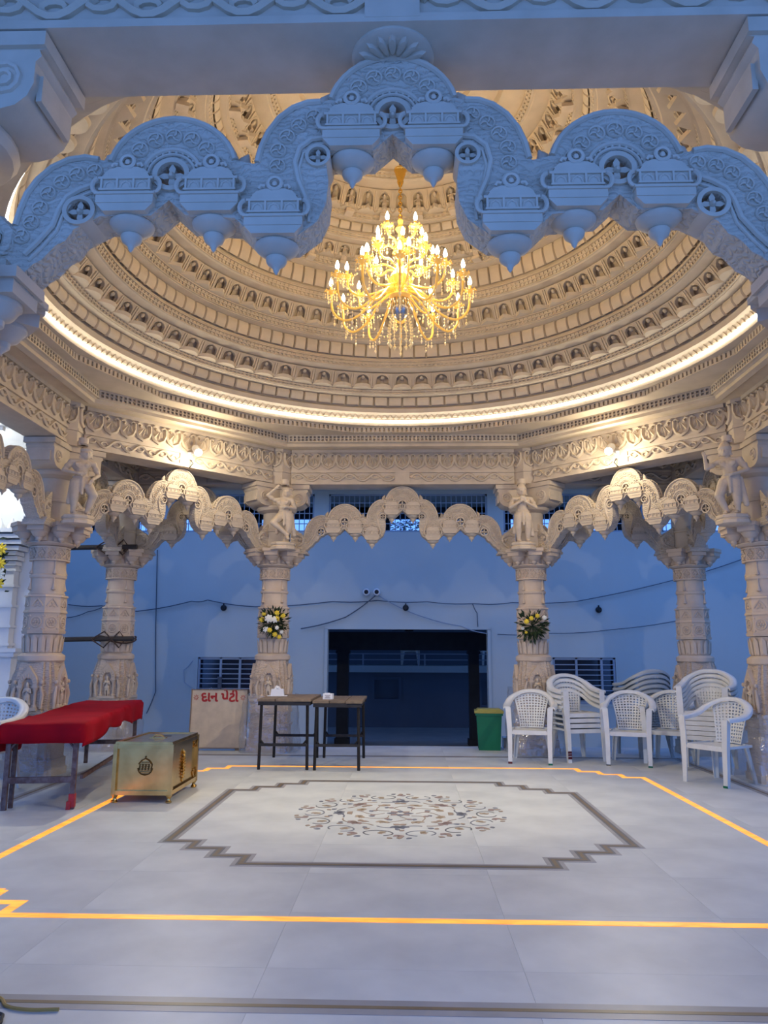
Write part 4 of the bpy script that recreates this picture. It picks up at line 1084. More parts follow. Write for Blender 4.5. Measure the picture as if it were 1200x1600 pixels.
for x, z, lab in ((-.611, 2.182, 'white wall camera with dark lens, left one of the pair above the doorway'), (-.439, 2.183, 'white wall camera with dark lens, right one of the pair above the doorway')):
    c = thing('security_camera', lab, 'camera', (x, WY-.01, z), 0, 'twin wall cameras'); b_ = MB(); b_.lathe([(.055, 0), (.06, .06), (.06, .12), (.05, .14)], 16, TR((0, 0, 0), 0, RAD(90))); part('housing', b_, 'white_metal', c)
    l_ = MB(); l_.lathe([(.036, .138), (.034, .15), (.01, .155)], 14, TR((0, 0, 0), 0, RAD(90))); part('lens', l_, 'black', c)
for x, z, lab in ((.042, 1.929, 'small black fitting on the wall just right of the cameras'), (3.224, 1.905, 'small black fitting on the wall above the right barred window'), (-3.005, 1.921, 'small black fitting on the cable above the signboard')):
    c = thing('wall_fitting', lab, 'fitting', (x, WY-.005, z), 0, 'small black wall fittings'); b_ = MB(); b_.lathe([(.05, 0), (.05, .03), (.03, .05), (.028, .10)], 12, TR((0, 0, 0), 0, RAD(90))); b_.box((0, -.02, .05), (.02, .03, .05)); part('housing', b_, 'black', c)
sw = MB(); sw.box((-3.02, WY-.02, .62), (.05, .05, .30)); sw.box((-3.02, WY-.025, .78), (.07, .06, .03)); tag(part('conduit_stub', sw, 'cable'), 'short dark conduit stub low on the wall left of the signboard', 'conduit')

# ================================================================== white shrine at the left
sh = MB(); sh.box((-6.2, 3.7, 1.9), (3.1, .7, 3.8)); wl = tag(part('wall_left', sh, 'white_marble'), kind='structure')
pil = thing('marble_pilaster', 'white carved marble pilaster with stepped cornice at the left edge', 'pilaster', (-4.95, 3.34, 0))
p1 = MB(); p1.box((0, -.07, .6), (.34, .14, 1.2)); p1.box((0, -.09, 1.16), (.44, .20, .06)); p1.box((0, -.10, 1.21), (.50, .22, .05)); part('pedestal', p1, 'white_marble', pil)
p2 = MB(); p2.box((0, -.06, 1.75), (.20, .12, 1.04)); 
for z in (1.28, 1.5, 1.75, 2.0, 2.2): p2.box((0, -.07, z), (.25, .15, .03))
part('shaft', p2, 'white_marble', pil)
p3 = MB()
for i, (w, z) in enumerate(((.26, 2.28), (.32, 2.34), (.30, 2.40), (.40, 2.46), (.48, 2.53), (.56, 2.60), (.62, 2.67))): p3.box((0, -.085-.016*i, z), (w, .16+.03*i, .05))
for x in (-.15, 0, .15): p3.lathe([(.06, 2.70), (.055, 2.76), (.03, 2.80), (.01, 2.86)], 8, TR((x, -.09, 0)))
part('cornice', p3, 'white_marble', pil)
def lamp_light(kind, e, col, parent, loc, size=.1, rot=None, spot=None, blend=.5):
    l = bpy.data.lights.new('lamp_light', kind); l.energy = e; l.color = col
    if kind == 'AREA': l.size = size
    else: l.shadow_soft_size = size
    if kind == 'SPOT': l.spot_size = spot; l.spot_blend = blend
    return link('lamp_light', l, parent, loc, rot)
tl = thing('tube_lamp', 'white tube lamp above the marble pilaster at the left edge', 'lamp', (-5.3, 2.4, 3.75))
t1 = MB(); t1.box((0, 0, .03), (1.2, .06, .05)); part('batten', t1, 'white_metal', tl)
t2 = MB(); t2.tube([(-.58, 0, -.01), (.58, 0, -.01)], .016, 8); part('tube', t2, 'spot_glass', tl)
lamp_light('POINT', 40, (.93, .97, 1), tl, (0, 0, -.15), .2)
ls = MB(); ls.box((-5.4, 2.0, 3.86), (2.6, 3.6, .1)); tag(part('shrine_canopy', ls, 'white_marble'), kind='structure')

# ================================================================== spot lamps on the diagonal beams
def spot(x, y, aim, lab, e, cone=140):
    t = thing('spot_lamp', lab, 'lamp', (x, y, 3.50), 0, 'spot lamps on the beams')
    d = (Vector(aim)-Vector((x, y, 3.52))).normalized()
    o = Vector((x, y, 0)).normalized()
    m_ = MB(); m_.box((o.x*.155, o.y*.155, -.02), (.05, .05, .09), None); m_.tube([(o.x*.16, o.y*.16, -.02), (o.x*.07, o.y*.07, .0), (0, 0, .02)], .010, 6); part('mount', m_, 'white_metal', t)
    q_ = d.to_track_quat('Z', 'Y').to_matrix().to_4x4()
    b_ = MB(); b_.lathe([(.035, -.10), (.045, -.09), (.048, .07), (.044, .08)], 18, Matrix.Translation((0, 0, .02)) @ q_); part('housing', b_, 'white_metal', t)
    g_ = MB(); g_.lathe([(.042, .081), (.036, .088), (.0, .092)], 18, Matrix.Translation((0, 0, .02)) @ q_, cap=False); part('lens', g_, 'spot_glass', t)
    c_ = MB(); c_.tube([(o.x*.16, o.y*.16, -.05), (o.x*.08, o.y*.08, -.12), (o.x*.17, o.y*.17, -.16)], .006, 5); part('cord', c_, 'black', t)
    L_ = lamp_light('POINT', e*.115, (1., .87, .66), t, (d.x*.16, d.y*.16, .02+d.z*.16), .05) if cone > 120 else None
    L_ = lamp_light('SPOT', e, (1., .91, .75), t, (d.x*.12, d.y*.12, .02+d.z*.12), .045, None, RAD(min(cone, 112)), .95)
    L_.rotation_mode = 'QUATERNION'; L_.rotation_quaternion = d.to_track_quat('-Z', 'Y')
spot(-2.40, 2.44, (.5, -2.6, 0), 'lit white spot lamp on the diagonal beam at left', SPOT_W*1.7)
spot(2.40, 2.44, (-.5, -2.6, 0), 'lit white spot lamp on the diagonal beam at right', SPOT_W*1.7)
spot(-2.40, -2.44, (1.5, 2.6, 0), 'white spot lamp on the near left diagonal beam beside the front arch', SPOT_W*2.7, 72)
spot(2.40, -2.44, (-1.5, 2.6, 0), 'white spot lamp on the near right diagonal beam beside the front arch', SPOT_W*2.7, 72)

# ================================================================== chandelier
ch = thing('chandelier', 'gold and amber crystal chandelier with candle bulbs hanging from the dome', 'chandelier', (0, 0, 0))
c1_ = MB(); c1_.tube([(0, 0, 5.70), (0, 0, 5.44)], .010, 6); c1_.tube([(.03*cos(a_), 0, 5.58+.035*sin(a_)) for a_ in [i*.6 for i in range(11)]], .008, 5, closed=True); part('hook', c1_, 'black', ch)
c2_ = MB(); c2_.lathe([(.055, 5.445), (.058, 5.43), (.05, 5.42), (.045, 5.39), (.026, 5.33), (.03, 5.32), (.024, 5.30)], 20); part('ceiling_cup', c2_, 'gold', ch)
for i in range(11):
    z = 5.29-.031*i; k_ = MB(); k_.tube([(.013*cos(a_), 0, .022*sin(a_)) for a_ in [2*pi*j/8 for j in range(8)]], .006, 5, closed=True); 
    part('chain_link', k_, 'gold', ch, loc=(0, 0, z), rot=(pi/2)*(i % 2))
c3_ = MB(); c3_.lathe([(.012, 4.96), (.025, 4.94), (.02, 4.90), (.045, 4.86), (.02, 4.82), (.02, 4.72), (.055, 4.68), (.07, 4.63), (.03, 4.58), (.025, 4.50), (.06, 4.46), (.09, 4.40), (.075, 4.36), (.04, 4.33), (.05, 4.27), (.10, 4.22), (.06, 4.18)], 20); part('stem', c3_, 'gold_glass', ch)
c4_ = MB(); c4_.lathe([(.085, 4.19), (.092, 4.16), (.085, 4.10), (.06, 4.05), (.03, 4.015), (.008, 4.0)], 24); bw = part('bowl', c4_, 'silver', ch)
fl_ = MB()
for k in range(14):
    a_ = 2*pi*k/14; fl_.tube([(.05*cos(a_), .05*sin(a_), 4.17), (.075*cos(a_), .075*sin(a_), 4.30), (.12*cos(a_), .12*sin(a_), 4.40)], [.012, .010, .004], 5)
part('glass_plume', fl_, 'gold_glass', ch)
def bead(mb, c, s):
    x, y, z = c; mb.add([(x, y, z+s), (x+s*.7, y, z), (x, y+s*.7, z), (x-s*.7, y, z), (x, y-s*.7, z), (x, y, z-s*1.3)], [(0, 1, 2), (0, 2, 3), (0, 3, 4), (0, 4, 1), (5, 2, 1), (5, 3, 2), (5, 4, 3), (5, 1, 4)])
def spline(P, n=20):
    P = [Vector(p) for p in P]; out = []; Q = [P[0]*2-P[1]]+P+[P[-1]*2-P[-2]]
    for i in range(1, len(Q)-2):
        for k in range(n//(len(P)-1)+1):
            t = k/(n//(len(P)-1)+1); a, b, c, d = Q[i-1], Q[i], Q[i+1], Q[i+2]
            out.append(.5*((2*b)+(c-a)*t+(2*a-5*b+4*c-d)*t*t+(3*b-a-3*c+d)*t**3))
    out.append(P[-1]); return out
tiers_c = [(12, [(.07, 4.28), (.20, 4.22), (.35, 4.06), (.48, 4.01), (.58, 4.09), (.60, 4.27)], 0., 5),
           (8, [(.06, 4.33), (.20, 4.25), (.34, 4.21), (.44, 4.26), (.465, 4.38)], .2, 3),
           (8, [(.05, 4.48), (.14, 4.52), (.22, 4.50), (.275, 4.53), (.285, 4.58)], .1, 2),
           (5, [(.03, 4.66), (.10, 4.72), (.16, 4.71), (.20, 4.74), (.205, 4.79)], .3, 2)]
for n, path, ph, nd in tiers_c:
    sp = spline([(r, 0, z) for r, z in path]); am = MB()
    am.tube(sp, [.009+.003*(i % 2) for i in range(len(sp))], 6); am_me = am.mesh('arm', 'gold_glass', 40)
    tip = sp[-1]; cup = MB(); cup.lathe([(.008, -.02), (.03, -.012), (.042, .004), (.038, .008), (.014, .01), (.013, .05), (.010, .055)], 12, TR(tip))
    for k in range(8):
        a_ = 2*pi*k/8; cup.tube([tip+Vector((.03*cos(a_), .03*sin(a_), 0)), tip+Vector((.052*cos(a_), .052*sin(a_), .014)), tip+Vector((.058*cos(a_), .058*sin(a_), .0))], [.008, .007, .003], 4)
    cup_me = cup.mesh('candle_cup', 'gold_glass', 40)
    bl = MB(); bl.lathe([(.008, .055), (.016, .07), (.018, .085), (.012, .11), (.003, .135)], 10, TR(tip)); bl_me = bl.mesh('bulb', 'bulb', 60)
    dp = MB()
    for k in range(6):
        a_ = 2*pi*k/6
        for j in range(3 if k % 2 else 2): bead(dp, tip+Vector((.05*cos(a_), .05*sin(a_), -.018-.026*j)), .011 if j < 2 else .016)
    for j in range(nd):
        q_ = sp[int(len(sp)*(.35+.5*j/max(1, nd)))]
        for m_ in range(2+j % 3): bead(dp, q_+Vector((0, 0, -.03-.03*m_)), .011 if m_ < 1+j % 3 else .018)
    dp_me = dp.mesh('crystal_drops', 'crystal')
    for k in range(n):
        a_ = 2*pi*(k+ph)/n
        ar = link('arm', am_me, ch, (0, 0, 0), a_); link('candle_cup', cup_me, ar); link('bulb', bl_me, ar); tag(link('crystal_drops', dp_me, ar), kind='stuff')
sw_ = MB()
for n, r0, z0, r1, z1 in ((12, .60, 4.27, .60, 4.27), (8, .28, 4.60, .60, 4.30), (8, .465, 4.38, .465, 4.38)):
    for k in range(n):
        a0 = 2*pi*k/n; a1 = a0+2*pi/n*(1 if r0 == r1 else .5)
        for j in range(1, 10):
            t = j/10; r = r0+(r1-r0)*t; a_ = a0+(a1-a0)*t; bead(sw_, (r*cos(a_), r*sin(a_), z0+(z1-z0)*t-.16*sin(pi*t)*(1 if r0 == r1 else .7)), .010)
for k in range(12):
    a_ = 2*pi*k/12
    for j in range(9): r = .085+.02*sin(j*.3); bead(sw_, (r*cos(a_), r*sin(a_), 4.02-.028*j), .012 if j < 8 else .022)
for j in range(14): bead(sw_, (.0, 0, 3.99-.02*j), .009)
tag(part('crystal_garland', sw_, 'crystal', ch, smooth=None), kind='stuff')
lamp_light('POINT', CHAND_W, (1., .76, .44), ch, (0, 0, 4.55), .30)
# ================================================================== plastic chairs
def chair_proto(label, matn):
    t = thing('plastic_chair', label, 'chair', (0, 0, 0))
    # seat: shallow dish
    st = MB(); nx, ny = 10, 10; vs = []; fs = []
    for j in range(ny+1):
        v = j/ny; y = -.205+.40*v; hw = .205-.035*v
        for i in range(nx+1):
            u = -1+2*i/nx
            z = .358-.018*(1-u*u)*sin(pi*min(1, v*1.05))-.012*v-.014*max(0, (.12-v)/.12)**2
            vs.append((hw*u, y, z))
    for j in range(ny):
        for i in range(nx): a_ = j*(nx+1)+i; fs.append((a_, a_+1, a_+nx+2, a_+nx+1))
    n0 = len(vs); vs += [(x, y, z-.012) for x, y, z in vs]; fs += [tuple(n0+i for i in f[::-1]) for f in fs[:]]
    edge = [i for i in range(nx+1)]+[(j)*(nx+1)+nx for j in range(1, ny+1)]+[ny*(nx+1)+i for i in range(nx-1, -1, -1)]+[j*(nx+1) for j in range(ny-1, 0, -1)]
    for k in range(len(edge)): a_, b_ = edge[k], edge[(k+1) % len(edge)]; fs.append((b_, a_, n0+a_, n0+b_))
    st.add(vs, fs); st.box((0, -.200, .335), (.37, .012, .045)); part('seat', st, matn, t, smooth=50)
    # backrest with a lattice of square holes
    bk = MB(); nx, nz = 21, 25; vs = []
    for j in range(nz+1):
        v = j/nz
        z = .355+.385*v; hw = .132+.072*v**1.2 if v < .8 else (.132+.072*v**1.2)*(1-.9*(v-.8)**1.6)
        y0 = .165+.075*v
        for i in range(nx+1):
            u = -1+2*i/nx; zz_ = z-(.045*u*u*max(0, v-.55)/.45)
            vs.append((hw*u, y0+.03*(1-u*u), zz_))
    fs = []; keep = lambda i, j: not (i % 2 == 1 and j % 2 == 1 and 1 <= i < nx-1 and 1 <= j < nz-1)
    for j in range(nz):
        for i in range(nx):
            if keep(i, j): a_ = j*(nx+1)+i; fs.append((a_, a_+1, a_+nx+2, a_+nx+1))
    n0 = len(vs); vs += [(x, y+.010, z) for x, y, z in vs]; fs2 = [tuple(n0+i for i in f[::-1]) for f in fs]
    ed = {}
    for f in fs:
        for k in range(4): e = (f[k], f[(k+1) % 4]); ed[e] = 1
    side = [(e[1], e[0], n0+e[0], n0+e[1]) for e in ed if (e[1], e[0]) not in ed]
    bk.add(vs, fs+fs2+side); part('backrest', bk, matn, t, smooth=40)
    # hoop that forms arms and top rail
    hp = MB(); P = spline([(-.245, -.19, .600), (-.262, -.06, .608), (-.262, .08, .635), (-.225, .19, .700), (-.12, .255, .757), (0, .272, .772), (.12, .255, .757), (.225, .19, .700), (.262, .08, .635), (.262, -.06, .608), (.245, -.19, .600)], 40)
    vs = []; fs = []
    for i, p in enumerate(P):
        tdir = (P[min(i+1, len(P)-1)]-P[max(i-1, 0)]).normalized(); out = Vector((p.x, p.y-.0, 0)); 
        side_ = tdir.cross(Vector((0, 0, 1))).normalized(); 
        f_ = abs(p.x)/.262; w_ = .034+.006*f_; 
        up_ = side_.cross(tdir).normalized()
        for (a_, b_) in ((-1, 0), (-.8, .010), (0, .016), (.8, .010), (1, 0), (.95, -.024), (.7, -.006), (-.7, -.006), (-.95, -.024)): vs.append(p+side_*a_*w_+up_*b_)
    m_ = 9
    for i in range(len(P)-1):
        for k in range(m_): k2 = (k+1) % m_; fs.append((i*m_+k, i*m_+k2, (i+1)*m_+k2, (i+1)*m_+k))
    fs.append(tuple(range(m_))[::-1]); fs.append(tuple((len(P)-1)*m_+k for k in range(m_))); fs = [f[::-1] for f in fs]
    hp.add(vs, fs); part('arm_hoop', hp, matn, t, smooth=50)
    # legs: L-section, tapering and splayed
    def leg(pts, w0, w1, dpt, sx):
        mb = MB(); L = len(pts)
        vs = []; fs = []
        for i, p in enumerate(pts):
            k = i/(L-1); w = w0+(w1-w0)*k; d = dpt[0]+(dpt[1]-dpt[0])*k; th = .010
            x, y, z = p
            for (a_, b_) in ((0, 0), (-w, 0), (-w, th), (-th, th), (-th, d), (0, d)): vs.append((x+sx*a_, y+b_*(1 if pts[0][1] < 0 else -1), z))
        for i in range(L-1):
            for k in range(6): k2 = (k+1) % 6; q_ = (i*6+k, i*6+k2, (i+1)*6+k2, (i+1)*6+k); fs.append(q_)
        fs.append(tuple(range(6))); fs.append(tuple((L-1)*6+k for k in range(6))[::-1]); mb.add(vs, fs); return mb
    for sx in (-1, 1):
        part('leg', leg([(sx*.262, -.205, .602), (sx*.250, -.208, .45), (sx*.243, -.212, .34), (sx*.240, -.222, .15), (sx*.238, -.232, 0)], .060, .042, (.055, .04), sx), matn, t, smooth=None)
        part('leg', leg([(sx*.185, .20, .36), (sx*.20, .215, .24), (sx*.215, .235, .10), (sx*.225, .25, 0)], .055, .040, (.05, .035), sx), matn, t, smooth=None)
        br_ = MB(); br_.add([(sx*.205, -.205, .352), (sx*.243, -.210, .352), (sx*.243, -.213, .30), (sx*.222, -.213, .295), (sx*.165, -.205, .332), (sx*.205, -.195, .352), (sx*.243, -.196, .352), (sx*.243, -.199, .30), (sx*.222, -.199, .295), (sx*.165, -.195, .332)],
                            [(0, 1, 2, 3, 4), (9, 8, 7, 6, 5), (0, 5, 6, 1), (3, 8, 9, 4), (4, 9, 5, 0), (2, 7, 8, 3)]); part('seat_gusset', br_, matn, t, smooth=None)
        sd = MB(); sd.box((sx*.213, .0, .345), (.030, .40, .022)); part('side_rail', sd, matn, t)
    return t
chair0 = chair_proto('', 'plastic'); used = [False]
def chair(x, y, z, rot, lab, group=None, m=None, parent_src=None):
    c = chair0 if not used[0] else copy_tree(chair0); used[0] = True
    c.location = (x, y, z); c.rotation_euler = (0, 0, RAD(rot)); tag(c, lab, 'chair', group)
    if not group and 'group' in c: del c['group']
    return c
G1 = 'white plastic chairs on the right'
singles = []
singles.append(chair(1.46, 2.85, 0, -13, 'single white plastic armchair, first from the left, next to the green bin', G1))
singles.append(chair(2.535, 2.74, 0, -20, 'single white plastic armchair standing right of the stack of four', G1))
singles.append(chair(3.03, 1.54, 0, -57, 'foremost white plastic armchair, turned sideways before the tall stack', G1))
chair(3.02, 2.87, 0, -32, 'single white plastic armchair half hidden behind the tall stack', G1)
names4 = ('bottom', 'second lowest', 'second highest', 'topmost')
stack4 = []
for k in range(4): stack4.append(chair(2.02, 3.05, .058*k, 16, 'white plastic armchair, %s of the stack of four by the barred window' % names4[k], 'stack of four white chairs'))
n6 = ('bottom', 'second from bottom', 'third from bottom', 'third from top', 'second from top', 'topmost')
for k in range(6): chair(3.27, 2.36, .050*k, -34, 'white plastic armchair, %s of the tall stack by the right column' % n6[k], 'tall stack of white chairs')
greys = []
for k in range(5):
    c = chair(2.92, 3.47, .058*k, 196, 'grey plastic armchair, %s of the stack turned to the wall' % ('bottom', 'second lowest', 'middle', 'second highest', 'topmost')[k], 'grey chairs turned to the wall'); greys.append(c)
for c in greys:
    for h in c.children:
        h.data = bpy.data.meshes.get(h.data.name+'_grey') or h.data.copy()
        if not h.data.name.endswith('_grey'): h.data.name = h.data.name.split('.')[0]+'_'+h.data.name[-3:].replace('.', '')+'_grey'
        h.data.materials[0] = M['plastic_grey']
chair(-3.66, .72, 0, -8, 'white plastic armchair behind the red-covered table at the left edge', G1)
for i, (x, lab) in enumerate(((.15, 'pale chair on the far balcony seen through the doorway, left one'), (2.05, 'pale chair on the far balcony seen through the doorway, right one'))):
    chair(x, 13.25, .885, 180+20*i, lab, 'chairs on the far balcony')
# dark paint marks and rubber tips on some feet
# ================================================================== tables
def wood_table(x0, x1, y0, y1, h, label, lean=0):
    t = thing('plank_table', label, 'table', ((x0+x1)/2, (y0+y1)/2, 0), 0, 'dark plank tables in the middle')
    w, d = x1-x0, y1-y0
    for k in range(3):
        b_ = MB(); ww = (w+.07)/3; rr = random.uniform(-.004, .004); b_.box((-(w+.07)/2+ww*(k+.5), 0, h-.012), (ww-.006, d+.04+random.uniform(-.03, .03), .024)); part('plank', b_, 'wood', t, rot=(0, rr, 0))
    f = MB()
    for y in (-d/2, d/2): f.box((0, y, h-.045), (w+.05, .03, .04))
    for x in (-w/2, w/2): f.box((x, 0, h-.045), (.03, d, .04))
    part('top_frame', f, 'dark_steel', t)
    for sx in (-1, 1):
        for sy in (-1, 1):
            l_ = MB(); l_.tube([(sx*(w/2-.01), sy*(d/2-.01), h-.03), (sx*(w/2), sy*d/2, 0)], .016, 4); part('leg', l_, 'dark_steel', t, smooth=None)
    for sy, z in ((-1, .25), (1, .25)):
        c_ = MB(); c_.box((0, sy*d/2, z), (w, .025, .028))
        for s_ in (-1, 1): c_.tube([(s_*w/2, sy*d/2, z+.06), (s_*(w/2-.05), sy*d/2, z)], .010, 4)
        part('cross_bar', c_, 'dark_steel', t, smooth=None)
    return t
wood_table(-1.49, -.985, 2.10, 3.02, .715, 'dark plank-topped steel table next to the bouquet column')
wood_table(-.905, -.445, 2.08, 3.02, .70, 'dark plank-topped steel table in front of the doorway')
tb = thing('tissue_box', 'white tissue box on the plank table by the column', 'box', (-1.40, 2.62, .7155), .1); b_ = MB(); b_.box((0, 0, .04), (.15, .12, .075), None, .9); b_.box((0, 0, .004), (.22, .14, .006)); part('carton', b_, 'paper', tb)
b_ = MB(); b_.tube([(-.03, 0, .07), (-.01, .01, .10), (.01, -.01, .095), (.03, 0, .075)], [.012, .02, .018, .008], 6); part('tissue', b_, 'paper', tb)
sb = thing('small_carton', 'small white printed carton on the table before the doorway', 'box', (-.80, 2.36, .701), -.15); b_ = MB(); b_.box((0, 0, .030), (.105, .07, .060)); part('carton', b_, 'paper', sb)
for z, w in ((.042, .06), (.026, .045), (.014, .06)): b_ = MB(); b_.box((0, -.0355, z), (w, .002, .007)); part('printed_line', b_, 'print', sb)
b_ = MB(); b_.box((-.01, 0, .063), (.05, .03, .006)); part('card', b_, 'paper', sb)
# long table under red cloth
RT = thing('trestle_table', 'rusty steel trestle table standing under the red cloth', 'table', (-2.80, 0, 0), RAD(9.5))
LT = 2.55; WT = .50
for y in (0, LT):
    for sx in (-1, 1):
        l_ = MB(); l_.box((sx*WT/2, y, .31), (.036, .036, .62)); lg = part('leg', l_, 'rust_steel', RT)
        if y == 0 and sx == 1: r_ = MB(); r_.box((sx*WT/2, y, .065), (.046, .046, .10)); r_.box((sx*WT/2-.02, y-.01, .03), (.03, .05, .06)); part('red_foot', r_, 'red_paint', lg)
        b_ = MB(); b_.tube([(sx*WT/2, y, .44), (sx*WT/2, y+(.16 if y == 0 else -.16), .60)], .010, 5); b_.tube([(sx*WT/2, y, .44), (sx*(WT/2-.13), y, .60)], .010, 5); part('brace', b_, 'rust_steel', RT)
    c_ = MB(); c_.box((0, y, .22), (WT, .03, .045)); part('cross_bar', c_, 'rust_steel', RT)
    if y == 0:
        for sx in (-1,):
            l_ = MB(); l_.box((sx*WT/2+.02, .09, .31), (.03, .03, .62)); part('leg', l_, 'rust_steel', RT); c_ = MB(); c_.box((.01, .09, .20), (WT-.03, .025, .035)); part('cross_bar', c_, 'rust_steel', RT)
c_ = MB(); c_.box((WT/2, LT/2+.1, .20), (.025, LT-.3, .03)); part('long_bar', c_, 'rust_steel', RT)
b_ = MB(); b_.box((0, LT/2, .625), (WT+.02, LT+.06, .03)); part('tabletop', b_, 'wood', RT)
# the cloth: draped sheet, wrinkled
cl = MB(); nx, ny = 34, 90; vs = []; hw = WT/2+.05; y0, y1 = -.10, LT+.13
rng = random.Random(3); ph = [rng.uniform(0, 6.28) for _ in range(8)]
for j in range(ny+1):
    for i in range(nx+1):
        u = -1+2*i/nx; v = j/ny; drop = (.16 if u > 0 else .22)+.03*sin(v*7+ph[0])+.018*sin(v*23+ph[1])
        s = u*(hw+drop); y = y0+(y1-y0)*v
        over = max(0, abs(s)-hw)
        if over <= 0: x, z = s, .652+.006*sin(9*s+ph[2]+3*v)*sin(5*v+ph[3])+.008*sin(v*5+ph[4])
        else:
            x = (1 if s > 0 else -1)*(hw+.012+.016*sin(y*11+ph[5])*(over/.16)+.02*min(1, over/.05)*.3); z = .652-over
        ey = max(0, y0+.07-y, y-(y1-.07))
        if ey > 0: z = min(z, .652-ey*2.2); y = y if ey <= 0 else (y0+.07-.012 if y < 1 else y1-.07+.012)+(.012*sin(s*20+ph[6]))
        vs.append((x, y, z))
fs = [(j*(nx+1)+i, j*(nx+1)+i+1, (j+1)*(nx+1)+i+1, (j+1)*(nx+1)+i) for j in range(ny) for i in range(nx)]
cl.add(vs, fs); co = part('red_cloth', cl, 'cloth', smooth=179, loc=(-2.80, 0, 0), rot=RAD(9.5)); tag(co, 'crimson cloth draped over the long table at the left', 'cloth')
so = co.modifiers.new('thickness', 'SOLIDIFY'); so.thickness = .006; so.offset = 1
# ================================================================== brass donation box
bx = thing('brass_box', 'polished brass donation box on clawed feet standing on the glowing strip', 'box', (-2.098, .675, 0))
bw_, bd_, z0, z1 = .462, .75, .06, .455
b_ = MB(); b_.box((0, 0, (z0+z1)/2), (bw_-.02, bd_-.02, z1-z0)); part('body', b_, 'brass', bx)
for sx in (-1, 1):
    for sy in (-1, 1):
        e_ = MB(); e_.box((sx*bw_/2, sy*bd_/2, (z0+z1)/2), (.032, .032, z1-z0+.01)); part('corner_strip', e_, 'brass', bx)
        f_ = MB(); f_.lathe([(.022, .0), (.026, .010), (.016, .022), (.014, .035), (.026, .055), (.03, .066)], 10, TR((sx*(bw_/2-.01), sy*(bd_/2-.01), 0))); f_.ball((sx*(bw_/2-.01)+sx*.008, sy*(bd_/2-.01)+sy*.012, .012), (.02, .026, .012), 8, 5); part('claw_foot', f_, 'brass', bx)
for z in (z0+.018, z1-.016):
    for sy in (-1, 1): e_ = MB(); e_.box((0, sy*bd_/2, z), (bw_-.03, .026, .034)); part('edge_strip', e_, 'brass', bx)
    for sx in (-1, 1): e_ = MB(); e_.box((sx*bw_/2, 0, z), (.026, bd_-.03, .034)); part('edge_strip', e_, 'brass', bx)
ld = MB(); ld.box((0, 0, z1+.008), (bw_+.012, bd_+.012, .016)); lid = part('lid', ld, 'brass', bx)
for s_ in (-1, 1):
    e_ = MB(); e_.box((s_*(bw_/2-.012), 0, z1+.019), (.03, bd_+.01, .008)); part('lid_border', e_, 'brass', lid)
    e_ = MB(); e_.box((0, s_*(bd_/2-.012), z1+.019), (bw_-.05, .03, .008)); part('lid_border', e_, 'brass', lid)
h_ = MB(); h_.tube([(-.05, -.02, z1+.016), (-.03, -.02, z1+.035), (.03, -.02, z1+.035), (.05, -.02, z1+.016)], .008, 6); h_.box((0, -.02, z1+.018), (.14, .05, .006)); part('lid_handle', h_, 'brass', lid)
sl_ = MB(); sl_.box((0, .12, z1+.0175), (.14, .02, .003)); part('coin_slot', sl_, 'black', lid)
em = MB(); cx0, cz0 = .015, .27     # engraved emblem on the front
for k in range(7): em.box((cx0, -bd_/2+.007, cz0-.045+.015*k), (.10*(1-.10*abs(k-2.5)), .006, .006))
for k in range(5): em.tube([(cx0-.05+.025*k, -bd_/2+.006, cz0-.02), (cx0-.05+.025*k+.006, -bd_/2+.005, cz0+.03)], .004, 5)
em.tube([(cx0-.055, -bd_/2+.006, cz0+.03), (cx0-.03, -bd_/2+.006, cz0+.06), (cx0, -bd_/2+.006, cz0+.075), (cx0+.03, -bd_/2+.006, cz0+.06), (cx0+.055, -bd_/2+.006, cz0+.03)], .006, 5)
em.tube([(cx0+.06*cos(a_), -bd_/2+.007, cz0+.055*sin(a_)) for a_ in [pi+i*pi/8 for i in range(9)]], .005, 5); em.ball((cx0, -bd_/2+.006, cz0+.088), .008, 6, 4)
part('emblem', em, 'brass_dark', bx)
oe = MB(); X = bw_/2-.005     # cast ornament on the side
for k in range(9):
    z = .14+.025*k; r = .03*(1-abs(k-4)/6)
    for s_ in (-1, 1): oe.tube([(X, -.02+s_*.004, z), (X+.012, -.02+s_*r*1.2, z+.012), (X+.004, -.02+s_*r*.4, z+.024)], .007, 5)
oe.ball((X, -.02, .25), (.014, .022, .03), 8, 6); oe.ball((X, -.02, .36), (.010, .010, .022), 8, 5); oe.ball((X, -.02, .13), (.010, .010, .022), 8, 5); part('side_ornament', oe, 'brass', bx)
for yy, zz_ in ((bd_/2-.06, .12), (bd_/2-.06, .40), (-bd_/2+.06, .40), (-bd_/2+.06, .12)):
    o_ = MB()
    for k in range(5): o_.ball((X, yy+.02*sin(k*1.7), zz_-.04+.02*k), (.008, .018, .014), 6, 4)
    part('corner_ornament', o_, 'brass', bx)
